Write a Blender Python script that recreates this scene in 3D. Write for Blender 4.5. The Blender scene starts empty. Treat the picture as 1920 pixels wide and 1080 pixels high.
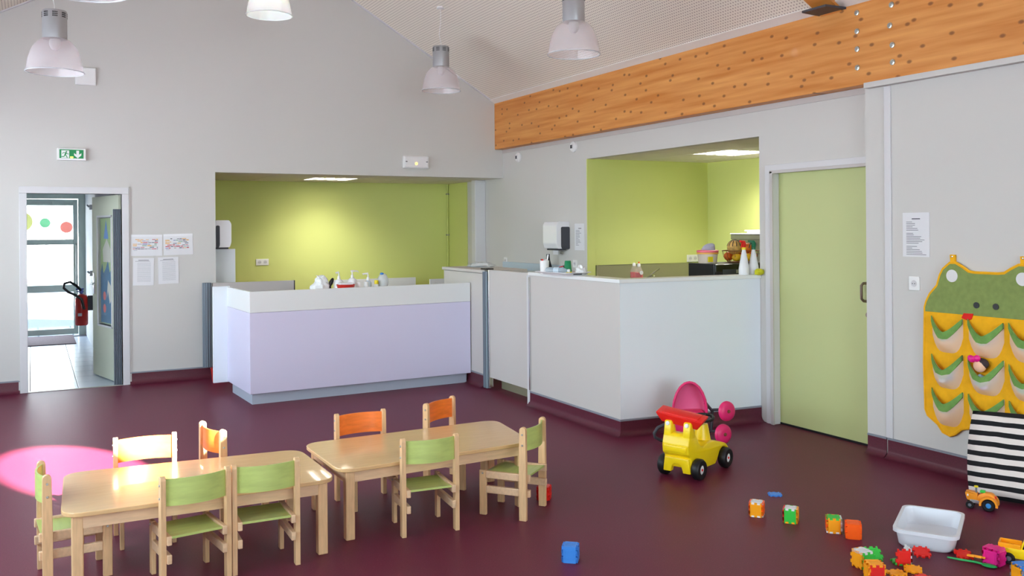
import bpy, bmesh, math, random
from mathutils import Vector, Matrix, Euler
from mathutils.geometry import tessellate_polygon

SC = bpy.context.scene
COL = SC.collection
R = math.radians

# ------------------------------------------------------------------ camera
cam_data = bpy.data.cameras.new('camera')
cam = bpy.data.objects.new('camera', cam_data)
COL.objects.link(cam)
cam_data.sensor_fit = 'HORIZONTAL'
cam_data.sensor_width = 36.0
cam_data.lens = 1702.1 / 1920 * 36.0
cam_data.shift_y = -(540 - 426.79) / 1920
cam_data.clip_start = 0.05
cam.matrix_world = (Matrix.Translation((0, 0, 1.65)) @ Matrix.Rotation(-0.486921, 4, 'Z')
                    @ Matrix.Rotation(math.pi / 2, 4, 'X') @ Matrix.Rotation(-0.00773, 4, 'Z'))
SC.camera = cam

# ------------------------------------------------------------------ sky, sun, exposure
SC.view_settings.view_transform = 'Standard'
SC.view_settings.look = 'None'
SC.view_settings.gamma = 1.0
SC.view_settings.use_curve_mapping = False
SC.view_settings.exposure = 1.62
SC.cycles.use_denoising = True
SC.cycles.max_bounces = 10
SC.cycles.diffuse_bounces = 6
SC.cycles.transparent_max_bounces = 16
SC.cycles.sample_clamp_indirect = 6.0
SC.cycles.caustics_reflective = False
SC.cycles.caustics_refractive = False

SKY_STRENGTH = 3.2
world = bpy.data.worlds.new('sky')
SC.world = world
world.use_nodes = True
wn = world.node_tree.nodes
wl = world.node_tree.links
bg = wn['Background']
tc = wn.new('ShaderNodeTexCoord')
sep = wn.new('ShaderNodeSeparateXYZ')
ramp = wn.new('ShaderNodeValToRGB')
wl.new(tc.outputs['Generated'], sep.inputs[0])
wl.new(sep.outputs['Z'], ramp.inputs[0])
wl.new(ramp.outputs[0], bg.inputs[0])
ramp.color_ramp.elements[0].color = (0.82, 0.95, 1.0, 1)
ramp.color_ramp.elements[1].color = (0.60, 0.81, 1.0, 1)
bg.inputs[1].default_value = SKY_STRENGTH

sun_d = bpy.data.lights.new('sun', 'SUN')
sun = bpy.data.objects.new('sun', sun_d)
COL.objects.link(sun)
sun_d.energy = 40.0
sun_d.angle = R(0.53)
sun_d.color = (1.0, 0.96, 0.91)
EL = R(26.9)
SUN_H = Vector((-0.2776, 0.9607, 0)).normalized()
SUN_DIR = Vector((SUN_H.x * math.cos(EL), SUN_H.y * math.cos(EL), -math.sin(EL)))
sun.rotation_euler = SUN_DIR.to_track_quat('-Z', 'Y').to_euler()
sun.location = (6, -14, 12)


# daylight portals at the window openings (they only guide the sky light through the glass openings)
def portal(loc, rot, sx, sy):
    d = bpy.data.lights.new('window_daylight', 'AREA')
    d.shape = 'RECTANGLE'; d.size = sx; d.size_y = sy
    d.cycles.is_portal = True
    o = bpy.data.objects.new('window_daylight', d)
    o.location = loc; o.rotation_euler = rot
    COL.objects.link(o)


portal((1.75, -6.0, 1.95), (R(90), 0, R(180)), 6.6, 3.7)
portal((-1.98, 5.6, 1.85), (0, R(-90), 0), 1.7, 8.4)


# ------------------------------------------------------------------ helpers: colour and materials
def lin(c):
    return tuple((x / 12.92 if x <= 0.04045 else ((x + 0.055) / 1.055) ** 2.4) for x in c)


def rgb(r, g, b):
    return lin((r / 255, g / 255, b / 255))


MATS = {}


def mat(name, col, rough=0.5, metal=0.0, spec=0.5, coat=0.0, emit=None, estr=0.0, trans=0.0, alpha=1.0,
        var=0.0, vscale=8.0, vstretch=(1, 1, 1), bump=0.0, bscale=60.0, sss=0.0, ior=1.45):
    m = bpy.data.materials.new(name)
    m.use_nodes = True
    nt = m.node_tree
    b = nt.nodes['Principled BSDF']
    c4 = (*col, 1)
    b.inputs['Base Color'].default_value = c4
    b.inputs['Roughness'].default_value = rough
    b.inputs['Metallic'].default_value = metal
    b.inputs['Specular IOR Level'].default_value = spec
    b.inputs['Coat Weight'].default_value = coat
    b.inputs['Transmission Weight'].default_value = trans
    b.inputs['IOR'].default_value = ior
    b.inputs['Alpha'].default_value = alpha
    if sss:
        b.inputs['Subsurface Weight'].default_value = sss
        b.inputs['Subsurface Radius'].default_value = (0.02, 0.02, 0.02)
    if emit:
        b.inputs['Emission Color'].default_value = (*emit, 1)
        b.inputs['Emission Strength'].default_value = estr
    if var or bump:
        t = nt.nodes.new('ShaderNodeTexCoord')
        mp = nt.nodes.new('ShaderNodeMapping')
        nt.links.new(t.outputs['Object'], mp.inputs[0])
        mp.inputs['Scale'].default_value = vstretch
    if var:
        n = nt.nodes.new('ShaderNodeTexNoise')
        n.inputs['Scale'].default_value = vscale
        n.inputs['Detail'].default_value = 4
        nt.links.new(mp.outputs[0], n.inputs['Vector'])
        r = nt.nodes.new('ShaderNodeValToRGB')
        r.color_ramp.elements[0].position = 0.3
        r.color_ramp.elements[1].position = 0.7
        r.color_ramp.elements[0].color = (*[x * (1 - var) for x in col], 1)
        r.color_ramp.elements[1].color = (*[min(1, x * (1 + var)) for x in col], 1)
        nt.links.new(n.outputs['Fac'], r.inputs[0])
        nt.links.new(r.outputs[0], b.inputs['Base Color'])
    if bump:
        n2 = nt.nodes.new('ShaderNodeTexNoise')
        n2.inputs['Scale'].default_value = bscale
        nt.links.new(mp.outputs[0], n2.inputs['Vector'])
        bp = nt.nodes.new('ShaderNodeBump')
        bp.inputs['Strength'].default_value = bump
        bp.inputs['Distance'].default_value = 0.01
        nt.links.new(n2.outputs['Fac'], bp.inputs['Height'])
        nt.links.new(bp.outputs[0], b.inputs['Normal'])
    MATS[name] = m
    return m


M = MATS
mat('wall_paint', rgb(208, 206, 203), 0.85, bump=0.05, bscale=220, spec=0.2)
mat('wall_green', rgb(210, 217, 134), 0.8, bump=0.05, bscale=220, spec=0.25)
mat('ceiling_tile', rgb(222, 218, 206), 0.9, bump=0.15, bscale=300)
mat('trim_ceiling', rgb(236, 230, 224), 0.8)
mat('white_paint', rgb(224, 224, 226), 0.6, bump=0.03, bscale=150)
mat('trim_white', rgb(213, 212, 215), 0.45)
mat('trim_grey', rgb(196, 190, 188), 0.5)
mat('laminate_white', rgb(232, 235, 235), 0.35, coat=0.1)
mat('panel_white', rgb(230, 237, 243), 0.5, bump=0.02, bscale=120)
mat('laminate_beige_dim', rgb(204, 200, 196), 0.5)  # beige, darkened in colour to offset strong daylight on the side faces
mat('lavender', rgb(218, 215, 240), 0.4, coat=0.15)
mat('kick_metal', rgb(186, 196, 212), 0.4, metal=0.15)
mat('steel', rgb(182, 182, 178), 0.32, metal=0.9)
mat('steel_dull', rgb(170, 168, 140), 0.45, metal=0.6)
mat('chrome', rgb(215, 215, 215), 0.15, metal=1.0)
mat('bolt_metal', rgb(196, 205, 205), 0.28, metal=0.9)
mat('lamp_grey', rgb(176, 178, 182), 0.35, metal=0.5)
mat('strip_grey', rgb(138, 142, 152), 0.45)
mat('guard_grey', rgb(140, 156, 168), 0.5)
mat('guard_dark', rgb(104, 112, 124), 0.6)
mat('maroon', rgb(92, 34, 50), 0.42, var=0.12, vscale=90)
mat('lime_door', rgb(194, 202, 142), 0.42, coat=0.1)
mat('door_pale', rgb(202, 206, 186), 0.5)
mat('alu_green', rgb(176, 190, 184), 0.45)
mat('black', rgb(24, 24, 26), 0.4)
mat('black_gloss', rgb(14, 14, 16), 0.12, coat=0.5)
mat('dark_grey', rgb(66, 68, 76), 0.5)
mat('rubber', rgb(22, 22, 24), 0.45)
mat('white_plastic', rgb(236, 236, 236), 0.35)
mat('white_gloss', rgb(236, 236, 240), 0.18)
mat('paper', rgb(226, 226, 230), 0.75)
mat('ink', rgb(110, 110, 120), 0.8)
mat('ink_light', rgb(168, 168, 178), 0.8)
mat('ink_red', rgb(190, 60, 66), 0.8)
mat('ink_blue', rgb(86, 96, 170), 0.8)
mat('ink_orange', rgb(230, 170, 70), 0.8)
mat('ink_green', rgb(130, 170, 140), 0.8)
mat('ink_dark', rgb(60, 56, 70), 0.8)
mat('sign_green', rgb(10, 140, 76), 0.4)
mat('sign_white', rgb(235, 240, 238), 0.4)
mat('pilot_light', rgb(255, 190, 60), 0.4, emit=rgb(255, 190, 60), estr=3.0)
mat('ext_red', rgb(196, 40, 30), 0.3, coat=0.3)
mat('beech', rgb(218, 180, 134), 0.42, var=0.10, vscale=14, vstretch=(6, 1, 1), coat=0.15)
mat('beech_v', rgb(222, 182, 136), 0.42, var=0.10, vscale=14, vstretch=(6, 6, 0.7), coat=0.15)
mat('beech_pale', rgb(224, 188, 150), 0.45, var=0.08, vscale=12, vstretch=(0.8, 6, 6), coat=0.1)
mat('table_top', rgb(222, 182, 130), 0.27, var=0.05, vscale=10, vstretch=(0.6, 8, 8), coat=0.4)
mat('stain_green', rgb(186, 202, 116), 0.36, var=0.10, vscale=8, vstretch=(0.7, 5, 5), coat=0.2)
mat('stain_orange', rgb(244, 126, 50), 0.36, var=0.14, vscale=8, vstretch=(0.7, 5, 5), coat=0.2)
mat('toy_yellow', rgb(250, 216, 24), 0.3, sss=0.05)
mat('toy_red', rgb(228, 34, 28), 0.35)
mat('toy_pink', rgb(226, 44, 110), 0.38)
mat('toy_pink_light', rgb(236, 120, 170), 0.45)
mat('toy_magenta', rgb(232, 30, 140), 0.4)
mat('toy_orange', rgb(255, 96, 16), 0.4)
mat('toy_amber', rgb(255, 168, 24), 0.4)
mat('toy_green', rgb(58, 196, 72), 0.4)
mat('spoon_green', rgb(30, 160, 80), 0.35)
mat('toy_blue', rgb(64, 138, 222), 0.4)
mat('toy_white', rgb(226, 226, 230), 0.4)
mat('tractor_orange', rgb(244, 152, 40), 0.4)
mat('hub_blue', rgb(60, 140, 210), 0.4)
mat('hub_grey', rgb(110, 116, 124), 0.45)
mat('hub_brown', rgb(130, 76, 50), 0.4)
mat('fabric_yellow', rgb(244, 178, 16), 0.85, var=0.06, vscale=20, bump=0.15, bscale=180)
mat('fabric_green', rgb(132, 150, 84), 0.85, var=0.08, vscale=30, bump=0.2, bscale=220)
mat('fabric_trim', rgb(112, 156, 78), 0.85, var=0.12, vscale=24, bump=0.2, bscale=160)
mat('fabric_red', rgb(226, 30, 24), 0.8)
mat('fabric_white', rgb(225, 224, 224), 0.8)
mat('skin', rgb(240, 190, 160), 0.7)
mat('doll_hair', rgb(60, 44, 48), 0.7)
mat('plush_pink', rgb(230, 120, 140), 0.9)
mat('plush_dark', rgb(80, 70, 96), 0.9)
mat('plush_white', rgb(228, 224, 228), 0.9)
mat('plush_lilac', rgb(200, 170, 214), 0.9)
mat('plush_blue', rgb(150, 180, 200), 0.9)
mat('bin_plastic', rgb(222, 225, 232), 0.4, sss=0.15)
mat('bag_plastic', rgb(232, 234, 236), 0.35, sss=0.2)
mat('mat_brown', rgb(120, 100, 104), 0.95, var=0.2, vscale=60)
mat('tile_floor', rgb(176, 184, 200), 0.28, var=0.04, vscale=6)
mat('grout', rgb(104, 108, 122), 0.8)
mat('concrete', rgb(200, 198, 192), 0.9, var=0.08, vscale=3)
mat('asphalt', rgb(62, 70, 84), 0.9, var=0.08, vscale=5)
mat('paving', rgb(150, 154, 160), 0.9, var=0.08, vscale=5)
mat('paving_tile', rgb(92, 94, 100), 0.9, var=0.06, vscale=5)
mat('facade', rgb(206, 204, 200), 0.9)
mat('grass', rgb(120, 150, 90), 0.95, var=0.2, vscale=3)
mat('cup_green', rgb(10, 130, 84), 0.35)
mat('cup_yellow', rgb(236, 214, 30), 0.4)
mat('soap_red', rgb(226, 60, 70), 0.2)
mat('spray_green', rgb(16, 110, 70), 0.4)
mat('lid_pink', rgb(240, 110, 130), 0.4)
mat('lid_orange', rgb(236, 170, 70), 0.4)
mat('cloth_lilac', rgb(180, 178, 200), 0.8)
mat('fruit_yellow', rgb(240, 190, 40), 0.45, var=0.1, vscale=20)
mat('fruit_orange', rgb(238, 120, 40), 0.5, var=0.1, vscale=20)
mat('fruit_melon', rgb(214, 172, 96), 0.6, var=0.25, vscale=30)
mat('glove_yellow', rgb(206, 206, 30), 0.55)
mat('blue_tint', rgb(190, 206, 220), 0.5)
mat('poster_blue', rgb(30, 110, 160), 0.7, var=0.2, vscale=14)
mat('poster_sky', rgb(168, 194, 130), 0.7)
mat('poster_white', rgb(222, 218, 206), 0.7)
mat('tube_glow', rgb(255, 252, 240), 0.4, emit=rgb(255, 246, 226), estr=8.0)
mat('bulb_glow', rgb(255, 255, 250), 0.4, emit=rgb(255, 252, 246), estr=9.0)
mat('bulb_off', rgb(225, 225, 225), 0.3)
mat('bronze', rgb(150, 134, 122), 0.35, metal=0.8)


def see_through(name, col, alpha, rough=0.15, spec=0.5):
    """thin clear plastic or glass: part of the light passes straight through, the rest shades"""
    m = bpy.data.materials.new(name)
    m.use_nodes = True
    nt = m.node_tree
    b = nt.nodes['Principled BSDF']
    b.inputs['Base Color'].default_value = (*col, 1)
    b.inputs['Roughness'].default_value = rough
    b.inputs['Specular IOR Level'].default_value = spec
    out = nt.nodes['Material Output']
    tr = nt.nodes.new('ShaderNodeBsdfTransparent')
    mx = nt.nodes.new('ShaderNodeMixShader')
    mx.inputs[0].default_value = alpha
    nt.links.new(tr.outputs[0], mx.inputs[1])
    nt.links.new(b.outputs[0], mx.inputs[2])
    nt.links.new(mx.outputs[0], out.inputs[0])
    MATS[name] = m
    return m


see_through('pane_glass', rgb(225, 235, 235), 0.10, 0.03)
see_through('shade_clear', rgb(232, 224, 228), 0.30, 0.10)
see_through('bottle_clear', rgb(190, 210, 225), 0.45, 0.08)
see_through('net', rgb(250, 242, 236), 0.46, 0.8, 0.1)
see_through('soap_shell', rgb(236, 230, 230), 0.18, 0.1)
see_through('tub_clear', rgb(236, 222, 206), 0.6, 0.2)
see_through('spray_clear', rgb(236, 238, 242), 0.85, 0.25)
see_through('wrap_clear', rgb(226, 232, 236), 0.6, 0.2)


def translucent_paper(name, col, a):
    m = see_through(name, col, a, 0.8, 0.1)
    nt = m.node_tree
    t = nt.nodes.new('ShaderNodeBsdfTransparent'); t.inputs[0].default_value = (*col, 1)
    for l in list(nt.links):
        if l.to_node.type == 'MIX_SHADER' and l.to_socket == l.to_node.inputs[1]:
            nt.links.remove(l)
    mx = [n for n in nt.nodes if n.type == 'MIX_SHADER'][0]
    nt.links.new(t.outputs[0], mx.inputs[1])


translucent_paper('sticker_green', rgb(150, 190, 165), 0.4)
translucent_paper('sticker_pink', rgb(200, 150, 144), 0.4)
translucent_paper('sticker_yellow', rgb(190, 190, 150), 0.4)


def glowing_shade():
    m = see_through('shade_lit', rgb(240, 240, 240), 0.34, 0.12)
    b = m.node_tree.nodes['Principled BSDF']
    b.inputs['Transmission Weight'].default_value = 0.0
    b.inputs['Subsurface Weight'].default_value = 0.4
    return m


glowing_shade()


def floor_material():
    m = mat('floor_vinyl', rgb(102, 52, 68), 0.45, spec=0.30)
    nt = m.node_tree
    b = nt.nodes['Principled BSDF']
    t = nt.nodes.new('ShaderNodeTexCoord')
    n = nt.nodes.new('ShaderNodeTexNoise'); n.inputs['Scale'].default_value = 160; n.inputs['Detail'].default_value = 3
    v = nt.nodes.new('ShaderNodeTexVoronoi'); v.inputs['Scale'].default_value = 55
    nt.links.new(t.outputs['Object'], n.inputs['Vector']); nt.links.new(t.outputs['Object'], v.inputs['Vector'])
    r = nt.nodes.new('ShaderNodeValToRGB')
    r.color_ramp.elements[0].position = 0.3; r.color_ramp.elements[1].position = 0.72
    r.color_ramp.elements[0].color = (*rgb(92, 28, 50), 1); r.color_ramp.elements[1].color = (*rgb(112, 38, 62), 1)
    nt.links.new(n.outputs['Fac'], r.inputs[0])
    lt = nt.nodes.new('ShaderNodeMath'); lt.operation = 'LESS_THAN'; lt.inputs[1].default_value = 0.075
    nt.links.new(v.outputs['Distance'], lt.inputs[0])
    mx = nt.nodes.new('ShaderNodeMix'); mx.data_type = 'RGBA'
    mul = nt.nodes.new('ShaderNodeMath'); mul.operation = 'MULTIPLY'; mul.inputs[1].default_value = 0.35
    nt.links.new(lt.outputs[0], mul.inputs[0])
    nt.links.new(mul.outputs[0], mx.inputs['Factor'])
    nt.links.new(r.outputs[0], mx.inputs['A'])
    mx.inputs['B'].default_value = (*rgb(190, 150, 140), 1)
    nt.links.new(mx.outputs['Result'], b.inputs['Base Color'])
    bp = nt.nodes.new('ShaderNodeBump'); bp.inputs['Strength'].default_value = 0.06; bp.inputs['Distance'].default_value = 0.004
    nt.links.new(n.outputs['Fac'], bp.inputs['Height']); nt.links.new(bp.outputs[0], b.inputs['Normal'])
    return m


floor_material()


def perforated_material():
    m = mat('ceiling_perforated', rgb(240, 233, 220), 0.9)
    nt = m.node_tree
    b = nt.nodes['Principled BSDF']
    t = nt.nodes.new('ShaderNodeTexCoord')
    s = nt.nodes.new('ShaderNodeVectorMath'); s.operation = 'SCALE'; s.inputs['Scale'].default_value = 1 / 0.03
    f = nt.nodes.new('ShaderNodeVectorMath'); f.operation = 'FRACTION'
    c = nt.nodes.new('ShaderNodeVectorMath'); c.operation = 'SUBTRACT'; c.inputs[1].default_value = (0.5, 0.5, 0)
    sx = nt.nodes.new('ShaderNodeSeparateXYZ')
    cx = nt.nodes.new('ShaderNodeCombineXYZ')
    ln = nt.nodes.new('ShaderNodeVectorMath'); ln.operation = 'LENGTH'
    lt = nt.nodes.new('ShaderNodeMath'); lt.operation = 'LESS_THAN'; lt.inputs[1].default_value = 0.2
    mx = nt.nodes.new('ShaderNodeMix'); mx.data_type = 'RGBA'
    L = nt.links.new
    L(t.outputs['Object'], s.inputs[0]); L(s.outputs[0], f.inputs[0]); L(f.outputs[0], c.inputs[0]); L(c.outputs[0], sx.inputs[0])
    L(sx.outputs[0], cx.inputs[0]); L(sx.outputs[1], cx.inputs[1]); L(cx.outputs[0], ln.inputs[0]); L(ln.outputs['Value'], lt.inputs[0])
    L(lt.outputs[0], mx.inputs['Factor'])
    mx.inputs['A'].default_value = (*rgb(240, 233, 220), 1)
    mx.inputs['B'].default_value = (*rgb(158, 144, 138), 1)
    L(mx.outputs['Result'], b.inputs['Base Color'])


perforated_material()


def timber_material():
    m = mat('timber', rgb(196, 122, 56), 0.5, coat=0.1)
    nt = m.node_tree
    b = nt.nodes['Principled BSDF']
    L = nt.links.new
    t = nt.nodes.new('ShaderNodeTexCoord')
    mp = nt.nodes.new('ShaderNodeMapping'); mp.inputs['Scale'].default_value = (4, 0.5, 9)
    n = nt.nodes.new('ShaderNodeTexNoise'); n.inputs['Scale'].default_value = 2.2; n.inputs['Detail'].default_value = 5
    L(t.outputs['Object'], mp.inputs[0]); L(mp.outputs[0], n.inputs['Vector'])
    r = nt.nodes.new('ShaderNodeValToRGB')
    r.color_ramp.elements[0].position = 0.32; r.color_ramp.elements[1].position = 0.70
    r.color_ramp.elements[0].color = (*rgb(202, 124, 50), 1); r.color_ramp.elements[1].color = (*rgb(228, 160, 88), 1)
    L(n.outputs['Fac'], r.inputs[0])
    sx = nt.nodes.new('ShaderNodeSeparateXYZ'); cx = nt.nodes.new('ShaderNodeCombineXYZ')
    my = nt.nodes.new('ShaderNodeMath'); my.operation = 'MULTIPLY'; my.inputs[1].default_value = 4.2
    mz = nt.nodes.new('ShaderNodeMath'); mz.operation = 'MULTIPLY'; mz.inputs[1].default_value = 6.8
    L(t.outputs['Object'], sx.inputs[0]); L(sx.outputs['Y'], my.inputs[0]); L(sx.outputs['Z'], mz.inputs[0])
    L(my.outputs[0], cx.inputs[0]); L(mz.outputs[0], cx.inputs[1])
    v = nt.nodes.new('ShaderNodeTexVoronoi'); v.inputs['Scale'].default_value = 1.0; v.voronoi_dimensions = '2D'
    L(cx.outputs[0], v.inputs['Vector'])
    kr = nt.nodes.new('ShaderNodeValToRGB')
    kr.color_ramp.elements[0].position = 0.05; kr.color_ramp.elements[0].color = (1, 1, 1, 1)
    kr.color_ramp.elements[1].position = 0.11; kr.color_ramp.elements[1].color = (0, 0, 0, 1)
    L(v.outputs['Distance'], kr.inputs[0])
    mx = nt.nodes.new('ShaderNodeMix'); mx.data_type = 'RGBA'
    ml = nt.nodes.new('ShaderNodeMath'); ml.operation = 'MULTIPLY'; ml.inputs[1].default_value = 0.75
    L(kr.outputs[0], ml.inputs[0]); L(ml.outputs[0], mx.inputs['Factor'])
    L(r.outputs[0], mx.inputs['A']); mx.inputs['B'].default_value = (*rgb(112, 62, 30), 1)
    L(mx.outputs['Result'], b.inputs['Base Color'])


timber_material()


def stripe_material():
    m = mat('striped_cotton', (1, 1, 1), 0.9)
    nt = m.node_tree
    b = nt.nodes['Principled BSDF']
    L = nt.links.new
    t = nt.nodes.new('ShaderNodeTexCoord')
    sx = nt.nodes.new('ShaderNodeSeparateXYZ')
    L(t.outputs['Object'], sx.inputs[0])
    n = nt.nodes.new('ShaderNodeTexNoise'); n.inputs['Scale'].default_value = 6
    L(t.outputs['Object'], n.inputs['Vector'])
    nn = nt.nodes.new('ShaderNodeMath'); nn.operation = 'MULTIPLY'; nn.inputs[1].default_value = 0.012
    L(n.outputs['Fac'], nn.inputs[0])
    ad = nt.nodes.new('ShaderNodeMath'); ad.operation = 'ADD'
    L(sx.outputs['Z'], ad.inputs[0]); L(nn.outputs[0], ad.inputs[1])
    dv = nt.nodes.new('ShaderNodeMath'); dv.operation = 'DIVIDE'; dv.inputs[1].default_value = 0.0615
    L(ad.outputs[0], dv.inputs[0])
    fr = nt.nodes.new('ShaderNodeMath'); fr.operation = 'FRACT'
    L(dv.outputs[0], fr.inputs[0])
    lt = nt.nodes.new('ShaderNodeMath'); lt.operation = 'LESS_THAN'; lt.inputs[1].default_value = 0.47
    L(fr.outputs[0], lt.inputs[0])
    mx = nt.nodes.new('ShaderNodeMix'); mx.data_type = 'RGBA'
    L(lt.outputs[0], mx.inputs['Factor'])
    mx.inputs['A'].default_value = (*rgb(228, 218, 212), 1)
    mx.inputs['B'].default_value = (*rgb(20, 20, 24), 1)
    L(mx.outputs['Result'], b.inputs['Base Color'])


stripe_material()


def floral_material():
    m = mat('floral_cotton', rgb(240, 222, 226), 0.85)
    nt = m.node_tree
    b = nt.nodes['Principled BSDF']
    L = nt.links.new
    t = nt.nodes.new('ShaderNodeTexCoord')
    v = nt.nodes.new('ShaderNodeTexVoronoi'); v.inputs['Scale'].default_value = 42
    L(t.outputs['Object'], v.inputs['Vector'])
    lt = nt.nodes.new('ShaderNodeMath'); lt.operation = 'LESS_THAN'; lt.inputs[1].default_value = 0.22
    L(v.outputs['Distance'], lt.inputs[0])
    mx = nt.nodes.new('ShaderNodeMix'); mx.data_type = 'RGBA'
    L(lt.outputs[0], mx.inputs['Factor'])
    mx.inputs['A'].default_value = (*rgb(242, 222, 228), 1)
    mx.inputs['B'].default_value = (*rgb(190, 90, 130), 1)
    L(mx.outputs['Result'], b.inputs['Base Color'])


floral_material()


# ------------------------------------------------------------------ helpers: meshes and objects
def obj(name, bm, m, parent=None, loc=None, rot=None, smooth=False, kind=None, label=None):
    """link a bmesh as one mesh object"""
    bmesh.ops.recalc_face_normals(bm, faces=bm.faces)
    me = bpy.data.meshes.new(name)
    bm.to_mesh(me); bm.free()
    if isinstance(m, str):
        m = M[m]
    me.materials.append(m)
    if smooth:
        me.polygons.foreach_set('use_smooth', [True] * len(me.polygons))
        try:
            me.set_sharp_from_angle(angle=R(40))
        except Exception:
            pass
    o = bpy.data.objects.new(name, me)
    COL.objects.link(o)
    if parent: o.parent = parent
    if loc is not None: o.location = loc
    if rot is not None: o.rotation_euler = rot
    if kind: o['kind'] = kind
    if label: o['label'] = label
    return o


def thing(name, label, cat, loc=(0, 0, 0), rz=0.0, group=None):
    o = bpy.data.objects.new(name, None)
    o.empty_display_size = 0.05
    COL.objects.link(o)
    o.location = loc; o.rotation_euler = (0, 0, rz)
    o['label'] = label; o['category'] = cat
    if group: o['group'] = group
    return o


def tag(o, label, cat, group=None):
    o['label'] = label; o['category'] = cat
    if group: o['group'] = group
    return o


def struct(name, loc=(0, 0, 0)):
    o = bpy.data.objects.new(name, None)
    COL.objects.link(o); o.location = loc; o['kind'] = 'structure'
    return o


def dup(root, loc=None, rz=None, label=None, swap=None, rot=None):
    """copy of a thing with copies of its parts and sub-parts; swap maps old material -> new on named parts"""
    def cp(o, parent):
        c = o.copy(); COL.objects.link(c)
        if parent: c.parent = parent
        if swap and c.type == 'MESH' and o.data.materials and o.data.materials[0].name in swap:
            key = (o.data.name, swap[o.data.materials[0].name])
            if key not in _swapped:
                d = o.data.copy(); d.materials[0] = M[swap[o.data.materials[0].name]]
                _swapped[key] = d
            c.data = _swapped[key]
        for ch in list(o.children):
            cp(ch, c)
        return c
    kids = cp(root, None)
    if loc is not None: kids.location = loc
    if rz is not None: kids.rotation_euler = (0, 0, rz)
    if rot is not None: kids.rotation_euler = rot
    if label: kids['label'] = label
    return kids


_swapped = {}


def merge(bm, b2, mtx=None):
    if mtx is not None:
        b2.transform(mtx)
    me = bpy.data.meshes.new('tmp')
    b2.to_mesh(me); b2.free()
    bm.from_mesh(me)
    bpy.data.meshes.remove(me)


def bx(x0, x1, y0, y1, z0, z1, bev=0.0, seg=2, bm=None, mtx=None):
    b = bmesh.new()
    bmesh.ops.create_cube(b, size=1)
    for v in b.verts:
        v.co = Vector(((x0 + x1) / 2 + v.co.x * (x1 - x0), (y0 + y1) / 2 + v.co.y * (y1 - y0), (z0 + z1) / 2 + v.co.z * (z1 - z0)))
    if bev:
        bmesh.ops.bevel(b, geom=b.edges[:] + b.verts[:], offset=bev, segments=seg, affect='EDGES', profile=0.5)
    if mtx is not None: b.transform(mtx)
    if bm is None: return b
    merge(bm, b)
    return bm


def prism(pts, a0, a1, axis='Z', bev=0.0, seg=2, holes=(), mtx=None):
    """extrude a 2D polygon (with holes). axis Z: pts=(x,y); X: pts=(y,z); Y: pts=(x,z)"""
    def to3(p, a):
        if axis == 'Z': return Vector((p[0], p[1], a))
        if axis == 'X': return Vector((a, p[0], p[1]))
        return Vector((p[0], a, p[1]))
    b = bmesh.new()
    loops = [list(pts)] + [list(h) for h in holes]
    lo = [[b.verts.new(to3(p, a0)) for p in l] for l in loops]
    hi = [[b.verts.new(to3(p, a1)) for p in l] for l in loops]
    if holes:
        tri = tessellate_polygon([[Vector((p[0], p[1], 0)) for p in l] for l in loops])
        fl = [v for l in lo for v in l]; fh = [v for l in hi for v in l]
        for t in tri:
            try:
                b.faces.new([fl[i] for i in t]); b.faces.new([fh[i] for i in t])
            except ValueError:
                pass
    else:
        b.faces.new(lo[0]); b.faces.new(hi[0])
    for l, h in zip(lo, hi):
        n = len(l)
        for i in range(n):
            b.faces.new((l[i], l[(i + 1) % n], h[(i + 1) % n], h[i]))
    bmesh.ops.recalc_face_normals(b, faces=b.faces)
    if bev:
        bmesh.ops.bevel(b, geom=b.edges[:], offset=bev, segments=seg, affect='EDGES', profile=0.5, clamp_overlap=True)
    if mtx is not None: b.transform(mtx)
    return b


def lathe(prof, seg=24, cap=True, mtx=None, closed=False):
    """revolve (r, z) points about Z"""
    b = bmesh.new()
    rings = []
    for r, z in prof:
        if r < 1e-5:
            rings.append([b.verts.new((0, 0, z))])
        else:
            rings.append([b.verts.new((r * math.cos(2 * math.pi * i / seg), r * math.sin(2 * math.pi * i / seg), z)) for i in range(seg)])
    pairs = list(zip(rings, rings[1:]))
    if closed: pairs.append((rings[-1], rings[0]))
    for a, c in pairs:
        for i in range(seg):
            j = (i + 1) % seg
            if len(a) == 1 and len(c) == 1: continue
            if len(a) == 1: b.faces.new((a[0], c[i], c[j]))
            elif len(c) == 1: b.faces.new((a[i], a[j], c[0]))
            else: b.faces.new((a[i], a[j], c[j], c[i]))
    if cap and not closed:
        for rg in (rings[0], rings[-1]):
            if len(rg) > 2: b.faces.new(rg)
    bmesh.ops.recalc_face_normals(b, faces=b.faces)
    if mtx is not None: b.transform(mtx)
    return b


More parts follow.
